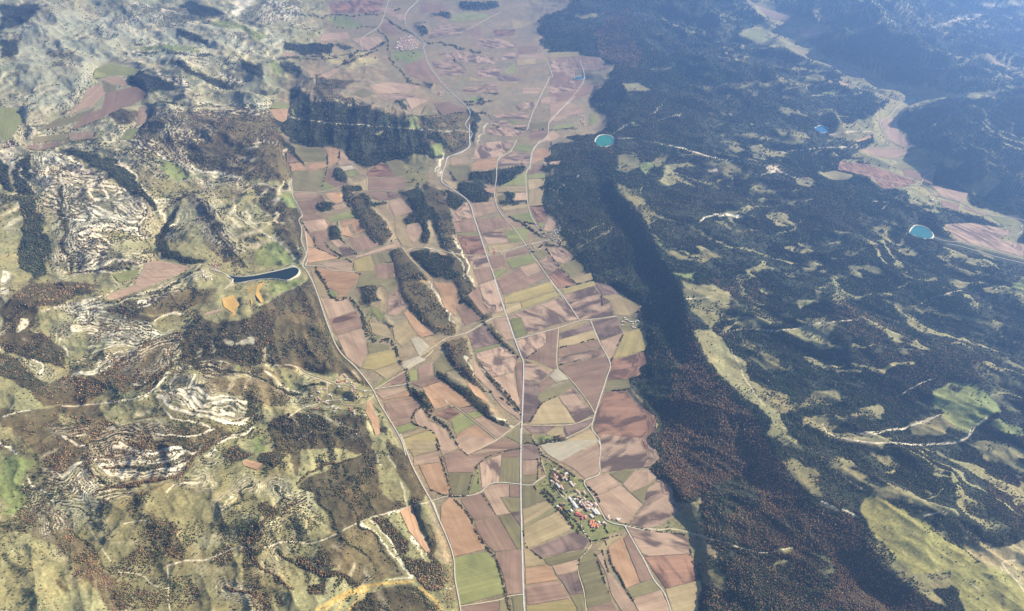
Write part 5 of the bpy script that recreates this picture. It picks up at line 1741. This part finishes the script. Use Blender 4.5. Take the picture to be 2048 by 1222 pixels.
for ln in HEDGES.strip().splitlines():
    h, b = ln.split(':'); h = h.split(); P = curve(pts(h[0], b.strip()), 4); aut_ = float(h[1]); n_ = int(h[2]); where = ' '.join(h[3:])
    seg = np.hypot(*(np.diff(P, axis=0).T)); s = np.concatenate([[0], seg.cumsum()])
    for k in range(int(s[-1]/1.9*n_**0.8)):
        t = rng.random()*s[-1]; part_ = ('top end', 'upper bend', 'upper stretch', 'upper middle', 'lower middle', 'lower stretch', 'lower bend', 'bottom end')[min(7, int(t/s[-1]*8))]; q = np.array([np.interp(t, s, P[:, 0]), np.interp(t, s, P[:, 1])])+rng.normal(0, 0.35+0.55*(n_-1), 2)*np.array([1, 0.8])
        if vnoise(q[0]/7, q[1]/7, 5) < 0.28: continue
        hedge_pts.append((q[0], q[1], aut_, where+', '+part_))
hu = np.array([q[0] for q in hedge_pts]); hv = np.array([q[1] for q in hedge_pts])
hx, hy, hzz = onland(hu, hv); hm_ = mpp(hx, hy, hzz)
order = np.argsort(hm_); hr = np.clip(rng.uniform(0.75, 1.5, len(hu))*hm_, 2.8, 9)
hr[order[:285]] = np.maximum(hr[order[:285]], 3.4)
rest = order[285:]
wood('hedgerow', 'dark hedgerow growth along streams and field edges up the valley', 'hedgerow', hx[rest], hy[rest], hzz[rest], hr[rest],
     tints(np.array([hedge_pts[i][2] for i in rest])*0.9, np.full(len(rest), 0.4), hx[rest], hy[rest]))
for i in order[:285]:
    r = float(hr[i]); au_ = rng.random() < hedge_pts[i][2]; br = rng.random()
    if au_: c, word = (RUSTS[3]*1.3, 'yellow-orange') if br > 0.6 else (RUSTS[rng.integers(0, 3)], 'rusty brown')
    else: c, word = (OAKS[rng.integers(0, 4)], 'olive green') if br > 0.6 else (GREENS[1], 'dark green')
    e = bpy.data.objects.new('tree', None); C.objects.link(e); e.location = (hx[i], hy[i], hzz[i]); e.rotation_euler.z = rng.random()*6.28
    tagged(e, '%s %s tree %s' % ('large' if r > 4.6 else ('middling' if r > 3.8 else 'small'), word, hedge_pts[i][3]), 'tree', 'trees of the stream banks and hedges')
    k = bpy.data.objects.new('crown', CM[i % 5]); C.objects.link(k); k.parent = e; k.location = (0, 0, r*1.15); k.scale = (r, r, r*1.15); k['tint'] = [float(t) for t in c]
    t = bpy.data.objects.new('trunk', TMh); C.objects.link(t); t.parent = e; t.location = (0, 0, r*1.15); t.scale = (r, r, r*1.1)
# ------------------------------------------------------------------ houses
def plain(name, a, b_, sc_=0.25):
    m, nt, b = newmat(name); L = nt.links
    geo = nd(nt, 'ShaderNodeNewGeometry'); n = nd(nt, 'ShaderNodeTexNoise', Scale=sc_, Detail=4); L.new(geo.outputs['Position'], n.inputs['Vector'])
    mx = nd(nt, 'ShaderNodeMix', data_type='RGBA'); L.new(n.outputs['Fac'], mx.inputs['Factor'])
    mx.inputs['A'].default_value = (*hexc(a), 1); mx.inputs['B'].default_value = (*hexc(b_), 1); L.new(mx.outputs['Result'], b.inputs['Base Color']); return m
ROOF = {'t': plain('terracotta_tiles', 'a2644a', 'b5805f'), 'k': plain('old_tiles', 'a07e68', 'bd9d86'), 'w': plain('pale_sheet_roof', 'aaa69b', 'c6c1b4'), 'r': plain('red_sheet_roof', 'a54a42', 'b5605a')}
def side_of(dx, dy, k):
    s = ('north' if dy < -k else 'south' if dy > k else '')+('west' if dx < -k else 'east' if dx > k else '')
    return 'on the %s side of' % s if s else 'in the middle of'
RN = {'t': 'terracotta', 'k': 'dull pink', 'w': 'pale grey', 'r': 'bright red'}
WALL = plain('render_wall', 'b3a88f', 'c6bca4'); DARK = plain('window_glass', '30302e', '454540'); BRK = plain('chimney_brick', '8a6a55', 'a07c64')
_cache = {}
def bxm(bm, x0, x1, y0, y1, z0, z1):
    v = [bm.verts.new(p) for p in ((x0,y0,z0),(x1,y0,z0),(x1,y1,z0),(x0,y1,z0),(x0,y0,z1),(x1,y0,z1),(x1,y1,z1),(x0,y1,z1))]
    for f in ((3,2,1,0),(4,5,6,7),(0,1,5,4),(1,2,6,5),(2,3,7,6),(3,0,4,7)): bm.faces.new([v[i] for i in f])
def done(bm, name, mat):
    me = bpy.data.meshes.new(name); bm.to_mesh(me); bm.free(); me.materials.append(mat); return me
def house_meshes(l, w, h, col):
    key = (l, w, h, col)
    if key in _cache: return _cache[key]
    rise = w*(0.16 if col == 'w' else 0.24); x, y = l/2, w/2
    bm = bmesh.new()                                         # walls with gable ends, foundation in the ground
    lo = [bm.verts.new(p) for p in ((-x,-y,-3),(x,-y,-3),(x,y,-3),(-x,y,-3))]; hi = [bm.verts.new(p) for p in ((-x,-y,h),(x,-y,h),(x,y,h),(-x,y,h))]
    g0 = bm.verts.new((-x,0,h+rise)); g1 = bm.verts.new((x,0,h+rise))
    bm.faces.new((lo[0],lo[1],hi[1],hi[0])); bm.faces.new((lo[2],lo[3],hi[3],hi[2])); bm.faces.new((lo[1],lo[2],hi[2],g1,hi[1])); bm.faces.new((lo[3],lo[0],hi[0],g0,hi[3]))
    wall = done(bm, 'wall', WALL)
    bm = bmesh.new(); e = 0.6; t = 0.35; zz = h-e*rise/y
    for s in (1, -1):
        a = [(-x-e, s*(y+e), zz), (x+e, s*(y+e), zz), (x+e, 0, h+rise), (-x-e, 0, h+rise)]
        v = [bm.verts.new((p[0], p[1], p[2]+t)) for p in a]+[bm.verts.new((p[0], p[1], p[2]+0.05)) for p in a]
        for f in ((0,1,2,3),(7,6,5,4),(4,5,1,0),(5,6,2,1),(7,4,0,3)): bm.faces.new([v[i] for i in (f if s < 0 else f[::-1])])
    roof = done(bm, 'roof', ROOF[col])
    bm = bmesh.new(); bxm(bm, -x*0.5, -x*0.5+1.1, -0.5, 0.5, h, h+rise+1.6); chim = done(bm, 'chimney', BRK)
    bm = bmesh.new()
    n = max(2, int(l/4.5))
    for s in (1, -1):
        for k in range(n):
            cx = -x+(k+0.5)*l/n
            for zc in ((1.6, 4.6) if h > 5 else (1.8,)): bxm(bm, cx-0.6, cx+0.6, min(s*(y-0.1), s*(y+0.06)), max(s*(y-0.1), s*(y+0.06)), zc-0.7, zc+0.7)
    win = done(bm, 'window', DARK)
    _cache[key] = (wall, roof, chim, win); return _cache[key]
def house(u, v, l, w, h, ang, col, label, cat, group, small):
    x, y, z = onland([u], [v]); l = max(8, round(l/2)*2); w = max(7, round(w/2)*2)
    ms = house_meshes(l, w, h, col)
    nm = {'house': 'house', 'shed': 'shed', 'barn': 'barn'}[cat]
    e = bpy.data.objects.new(nm, None); C.objects.link(e); e.location = (x[0], y[0], z[0]); e.rotation_euler.z = math.radians(ang)
    tagged(e, label, cat, group)
    for k, mn in enumerate(('wall', 'roof', 'chimney', 'window')):
        if mn == 'chimney' and (cat != 'house' or small): continue
        if mn == 'window' and small: continue
        o = bpy.data.objects.new(mn, ms[k]); C.objects.link(o); o.parent = e
    return e
# region; x,y, length, width (zoomed px), angle, roof
HV = '''910,1010,34,26,60,t 945,998,34,26,60,t 898,1045,32,26,60,t 942,1048,34,26,60,t 978,1040,34,26,60,t 962,1082,34,26,60,t 1012,1062,36,28,60,t 925,1085,30,24,60,t 1022,1092,30,24,60,t
320,250,32,22,100,k 355,285,36,26,50,k 312,300,38,26,100,t 370,190,30,24,30,k 315,160,24,18,10,w 345,340,40,26,-60,k 300,370,26,20,-50,k 355,400,36,24,-50,w 390,440,44,28,-60,w 440,462,60,26,-60,k 420,425,30,22,30,k 375,360,34,24,-60,k 510,225,40,26,20,w 490,258,28,22,-60,k 503,312,38,24,-60,k 460,300,34,24,50,k 482,283,28,22,30,k 520,330,24,20,20,w 600,400,38,24,-50,w 642,398,34,24,40,k 620,424,30,20,-50,w 580,365,28,20,20,w 265,345,24,18,-40,w
690,520,84,30,-52,k 802,545,52,26,-60,k 800,515,24,20,20,k 650,642,30,22,20,w 692,650,30,22,-60,k 730,690,44,20,80,w 700,605,26,20,30,k 802,640,40,26,-60,k 770,655,28,20,20,w
780,722,46,28,-55,k 822,700,30,22,30,k 800,752,40,24,-55,k 840,732,34,24,20,k 870,745,32,22,-55,w 902,762,34,24,30,k 850,792,42,26,20,k 882,800,30,22,-55,w 930,790,38,26,20,k 980,735,54,46,-55,k 762,742,26,20,-50,w 918,732,34,22,-40,w 890,700,28,20,10,k 860,690,26,18,-50,w
1195,955,46,40,-50,k 1205,915,24,20,20,w 1345,975,40,26,-50,w 1375,968,28,20,20,w 1120,1025,32,22,20,w 1150,1042,36,22,-40,k 1042,1020,34,22,-50,w 1062,1060,24,20,20,k
415,792,40,30,-30,t 368,762,36,24,-50,w 470,715,24,20,0,k 592,830,40,26,-60,w 430,720,20,18,0,t 765,920,34,28,-60,r 765,958,34,26,-60,r 828,925,32,26,20,k 832,950,30,24,20,t 930,925,46,26,-50,w 905,900,24,20,20,w'''
HB = '''645,735,150,46,-62,w 570,640,88,34,-62,w 1005,850,120,44,-58,w 965,845,116,24,-58,w 700,888,76,56,-20,r'''
HW = '''800,280,26,20,40,t 828,268,24,20,40,t 840,330,30,24,20,t 888,322,30,24,20,t 770,352,26,22,20,t 800,352,30,22,20,t 822,368,26,20,20,t 760,328,24,20,40,k 930,330,24,20,-40,t 950,372,26,22,-40,t 990,366,28,22,-40,t 928,366,22,20,-40,k 915,388,22,18,20,w 860,250,26,22,40,k 900,215,24,20,40,k 930,242,22,20,-50,k 962,290,24,20,-50,w 940,302,24,20,-50,k
790,440,30,22,20,w 806,462,28,20,20,w 1040,370,26,18,-50,w 1060,420,36,24,-40,k 1088,440,40,26,-50,k 1112,458,30,20,-50,w 1060,502,34,26,30,k 1122,490,34,28,10,k 1050,540,40,24,-10,k 1100,532,40,26,10,k 1162,650,36,24,-50,k 1130,640,24,20,20,k 1332,655,30,24,-20,k 1430,622,20,16,0,w 1330,540,40,22,10,w 430,492,26,20,30,w 510,490,44,26,30,k 380,550,44,22,-20,w 240,640,28,20,10,w 330,682,30,22,20,k 370,668,34,24,-40,k 400,702,34,24,-40,k 340,722,30,24,20,k 420,722,30,22,20,k 380,762,30,22,-20,k 470,760,30,24,20,k 522,772,36,26,-10,k 542,742,32,24,20,w 580,732,34,22,20,w 600,610,40,26,20,w 572,622,26,22,20,k 640,632,30,20,-50,w 545,784,44,28,-10,k 345,895,56,30,10,t 290,902,30,26,10,t 382,880,26,22,10,k 680,842,44,26,20,w 652,862,26,20,20,w 720,905,30,20,-40,k 760,886,40,22,20,w 700,945,26,18,0,w 1010,880,38,26,-60,k 1030,922,44,28,-60,t 1058,890,24,20,-60,k 1100,962,44,28,-60,k 1070,948,26,20,20,t 1112,1000,28,20,-60,w 930,705,36,18,-10,w 820,902,36,20,0,k 130,855,20,18,0,w 170,1040,24,20,20,w 200,1075,20,16,0,w'''
HX = '''390,555,26,22,-10,w 430,540,26,20,-10,k 460,565,30,20,-20,k 490,590,24,20,-20,k 520,615,22,18,0,t 550,640,24,18,10,t 480,690,36,20,5,r 530,690,40,22,5,r 400,650,30,22,-20,k 420,680,26,18,-20,k 600,600,24,18,20,k 620,640,26,20,20,k 645,600,22,16,0,w 640,690,30,20,-50,w 660,720,30,20,-50,k 720,640,36,24,10,k 760,650,36,24,10,t 790,640,28,22,10,k 740,680,38,22,10,k 700,720,36,22,20,k 720,750,34,22,20,k 780,730,36,24,20,k 810,750,28,22,-40,k 840,690,30,22,-40,k 860,720,30,20,-40,w 690,780,34,20,-40,w 720,810,34,22,-40,k 760,840,30,20,-40,w 800,810,26,20,20,w 890,760,34,24,-50,k 910,790,34,24,-50,k 930,820,34,24,-50,k 900,860,32,22,-50,k 940,790,28,20,20,w 950,850,26,20,20,k 970,920,26,16,20,w 870,640,30,16,10,w 740,490,30,20,10,w 770,470,30,18,10,w 820,460,36,18,10,w 860,500,36,22,10,w 840,540,34,22,30,w 760,540,30,22,-30,w 900,480,28,18,-30,w 780,580,36,18,30,w 1080,250,26,14,0,w 1110,290,24,14,-40,w'''
HY = '''540,495,40,22,0,w 575,515,34,22,-20,k 550,545,34,20,-20,w 600,545,34,20,-30,w 640,570,30,18,-20,k 500,580,32,24,10,k 530,610,30,22,10,k 470,600,30,22,30,w 700,600,40,18,0,w 760,605,36,18,0,w 830,590,34,18,50,w 880,565,40,22,-20,w 920,590,34,20,-20,w 760,660,30,18,30,w 740,720,36,26,20,k 770,750,36,26,20,w 830,755,34,20,20,w 470,690,34,20,10,w 510,700,28,20,10,k 400,700,30,20,10,k 905,490,24,18,-40,w 930,290,28,24,40,k'''
def street(reg, s, where, group, h=6.2, small=False, cat='house'):
    ox, oy, k = REG[reg]
    for it in s.split():
        q = it.split(','); zx, zy, l, w, an = map(float, q[:5]); col = q[5]
        u, v = ox+zx/k, oy+zy/k; m = 3.4*(0 if 0 else 1); xx, yy = ground(u, v, 0); m = float(mpp(xx, yy))
        l_, w_ = l/k*m*1.25, w/k*m*1.25
        size = 'long' if l/w > 1.9 else ('large' if l_*w_ > 210 else 'small')
        dx, dy = where[1]; side = []
        sec = ('north' if zy < dy-1 else 'south') if abs(zy-dy) > 120 else ''
        sec2 = ('west' if zx < dx else 'east') if abs(zx-dx) > 120 else ''
        sd = (sec+sec2)
        lab = '%s %s-roofed %s %s %s' % (size, RN[col], cat, ('on the %s side of' % sd if sd else 'in the middle of'), where[0])
        house(u, v, l_, w_, h if cat == 'house' else 7.0, an, col, lab, cat, group, small)
street('V', HV, ('the largest village', (700, 620)), 'houses of the large village by the straight road')
for it, lab in zip(HB.split(), ('long pale shed, biggest of the village, above the red-roofed barn', 'narrow pale shed uphill of the biggest village shed', 'broad pale shed beside the bypass lane of the village', 'slim pale shed lying parallel to the broad roadside shed', 'bright red-roofed barn at the heart of the largest village')):
    q = it.split(','); ox, oy, k = REG['V']; house(ox+float(q[0])/k, oy+float(q[1])/k, float(q[2])/k*3.5, float(q[3])/k*3.5, 7.0, float(q[4]), q[5], lab, 'barn' if 'barn' in lab and 'shed' not in lab.split(',')[0] else 'shed', None, True)
street('W', HW, ('the green hillside village in the west', (800, 620)), 'houses of the western hillside village')
street('X', HX, ('the tiled village at the forest foot', (680, 680)), 'houses of the village at the forest foot', small=True)
street('Y', HY, ('the hamlet inside the forest bay', (680, 600)), 'houses of the hamlet in the forest bay', small=True)
def cluster(reg, outline, n, where, group, size=13, cols='kkkwt'):
    P = pts(reg, outline); made = 0; taken = []
    x0, y0 = P.min(0); x1, y1 = P.max(0)
    for _ in range(4000):
        if made >= n: break
        u, v = random.uniform(x0, x1), random.uniform(y0, y1); ins = False
        for a, b in zip(P, np.roll(P, -1, 0)):
            if (a[1] > v) != (b[1] > v) and u < (b[0]-a[0])*(v-a[1])/(b[1]-a[1])+a[0]: ins = not ins
        if not ins or any(abs(u-p[0])+abs(v-p[1]) < 1.7 for p in taken): continue
        taken.append((u, v)); made += 1
        col = random.choice(cols)
        house(u, v, size*random.uniform(0.9, 1.5), size*random.uniform(0.7, 0.9), 6.0, random.choice((10, 30, -50, 80)), col,
              'small %s-roofed house %s %s' % (RN[col], side_of(u-(x0+x1)/2, v-(y0+y1)/2, (x1-x0)/8), where), 'house', group, True)
cluster('L', '1280,370 1400,320 1560,330 1620,420 1500,440 1290,430', 34, 'the scattered hill village', 'houses of the hill village')
cluster('L', '1370,850 1480,860 1480,920 1390,920', 14, 'the hamlet above the dark lake', 'houses of the hamlet above the lake')
cluster('N', '500,840 530,820 580,840 600,862 520,872', 7, 'the farmstead beside the straight road', 'farmstead buildings', 15, 'rkkt')
cluster('K', '100,490 170,510 170,560 140,540', 14, 'the hamlet near the green pond', 'houses north of the green pond', 16)
cluster('P', '775,565 850,585 850,625 785,618', 14, 'the village in the eastern side valley', 'houses in the eastern side valley', 17, 'kkw')
# far town: too many and too small to tell apart
def far_town(name, label, reg, outline, n, size, cols):
    P = pts(reg, outline); bm = {c: bmesh.new() for c in 'tkw'}; k = 0
    x0, y0 = P.min(0); x1, y1 = P.max(0); us = []
    while len(us) < n:
        u, v = random.uniform(x0, x1), random.uniform(y0, y1); ins = False
        for a, b in zip(P, np.roll(P, -1, 0)):
            if (a[1] > v) != (b[1] > v) and u < (b[0]-a[0])*(v-a[1])/(b[1]-a[1])+a[0]: ins = not ins
        if ins: us.append((u, v))
    x, y, z = onland([p[0] for p in us], [p[1] for p in us]); big = bmesh.new()
    mats = [ROOF['t'], ROOF['k'], ROOF['w'], WALL]
    for i in range(n):
        l, w = size*random.uniform(0.9, 1.7), size*random.uniform(0.6, 0.9); an = random.choice((0.2, 1.2, -0.7)); h = 7; c, s = math.cos(an), math.sin(an)
        T = lambda px, py, pz: big.verts.new((x[i]+px*c-py*s, y[i]+px*s+py*c, z[i]+pz))
        lo = [T(-l/2,-w/2,-3), T(l/2,-w/2,-3), T(l/2,w/2,-3), T(-l/2,w/2,-3)]; hi = [T(-l/2,-w/2,h), T(l/2,-w/2,h), T(l/2,w/2,h), T(-l/2,w/2,h)]
        r0, r1 = T(-l/2,0,h+w*0.25), T(l/2,0,h+w*0.25); mi = random.choice(cols)
        for f in ((lo[0],lo[1],hi[1],hi[0]), (lo[2],lo[3],hi[3],hi[2]), (lo[1],lo[2],hi[2],r1,hi[1]), (lo[3],lo[0],hi[0],r0,hi[3])): big.faces.new(f).material_index = 3
        big.faces.new((hi[0],hi[1],r1,r0)).material_index = mi; big.faces.new((hi[2],hi[3],r0,r1)).material_index = mi
    me = bpy.data.meshes.new(name); big.to_mesh(me); big.free()
    for m in mats: me.materials.append(m)
    o = bpy.data.objects.new(name, me); C.objects.link(o); tagged(o, label, 'town', kind='stuff')
far_town('town', 'dense pinkish rooftops of the distant town on its low hill', 'J', '810,330 850,260 920,240 990,290 970,330 880,350', 280, 24, (1, 1, 1, 0, 2))
far_town('distant_village', 'tiny rooftops at the left edge above the limestone hill', 'L', '0,100 60,70 120,60 140,10 190,40 120,110 20,120', 40, 14, (0, 1, 1, 2))
far_town('distant_village', 'tiny rooftops of the roadside hamlet below the distant town', 'J', '1070,630 1150,630 1150,660 1080,650', 16, 20, (0, 1, 2))
far_town('distant_village', 'tiny rooftops in the far northeastern valley', 'K', '930,90 1000,95 1000,112 940,108', 20, 16, (0, 1, 2))
far_town('distant_village', 'tiny rooftops where the eastern side valley bends', 'K', '1460,410 1530,420 1530,440 1470,430', 18, 16, (1, 1, 2))
far_town('distant_village', 'tiny rooftops beside the fork of the eastern valley road', 'P', '520,250 550,245 545,285 515,285', 14, 14, (1, 2, 2))
far_town('distant_village', 'scattered pale farm buildings west of the dark lake', 'E', '1290,200 1330,200 1380,260 1300,240', 14, 13, (1, 2, 2))
# ------------------------------------------------------------------ haze: the air between
hz = bpy.data.meshes.new('haze')
zb, zt = -60.0, 4400.0; xr = 140000.0; y0_, y1_ = -3000.0, 140000.0
hv = [(-xr, y0_, zb), (xr, y0_, zb), (xr, y1_, zb), (-xr, y1_, zb), (-xr, y0_, zt), (xr, y0_, zt), (xr, y1_, zt), (-xr, y1_, zt)]
hz.from_pydata(hv, [], [(3, 2, 1, 0), (4, 5, 6, 7), (0, 1, 5, 4), (1, 2, 6, 5), (2, 3, 7, 6), (3, 0, 4, 7)])
hm = bpy.data.materials.new('haze'); hm.use_nodes = True; hn = hm.node_tree; hn.nodes.clear()
pv_ = hn.nodes.new('ShaderNodeVolumePrincipled'); ho = hn.nodes.new('ShaderNodeOutputMaterial')
pv_.inputs['Color'].default_value = (0.25, 0.47, 1.0, 1); pv_.inputs['Density'].default_value = 4.9e-5; pv_.inputs['Anisotropy'].default_value = 0.65
hn.links.new(pv_.outputs[0], ho.inputs['Volume']); hz.materials.append(hm)
hzo = bpy.data.objects.new('haze', hz); C.objects.link(hzo); hzo['kind'] = 'stuff'
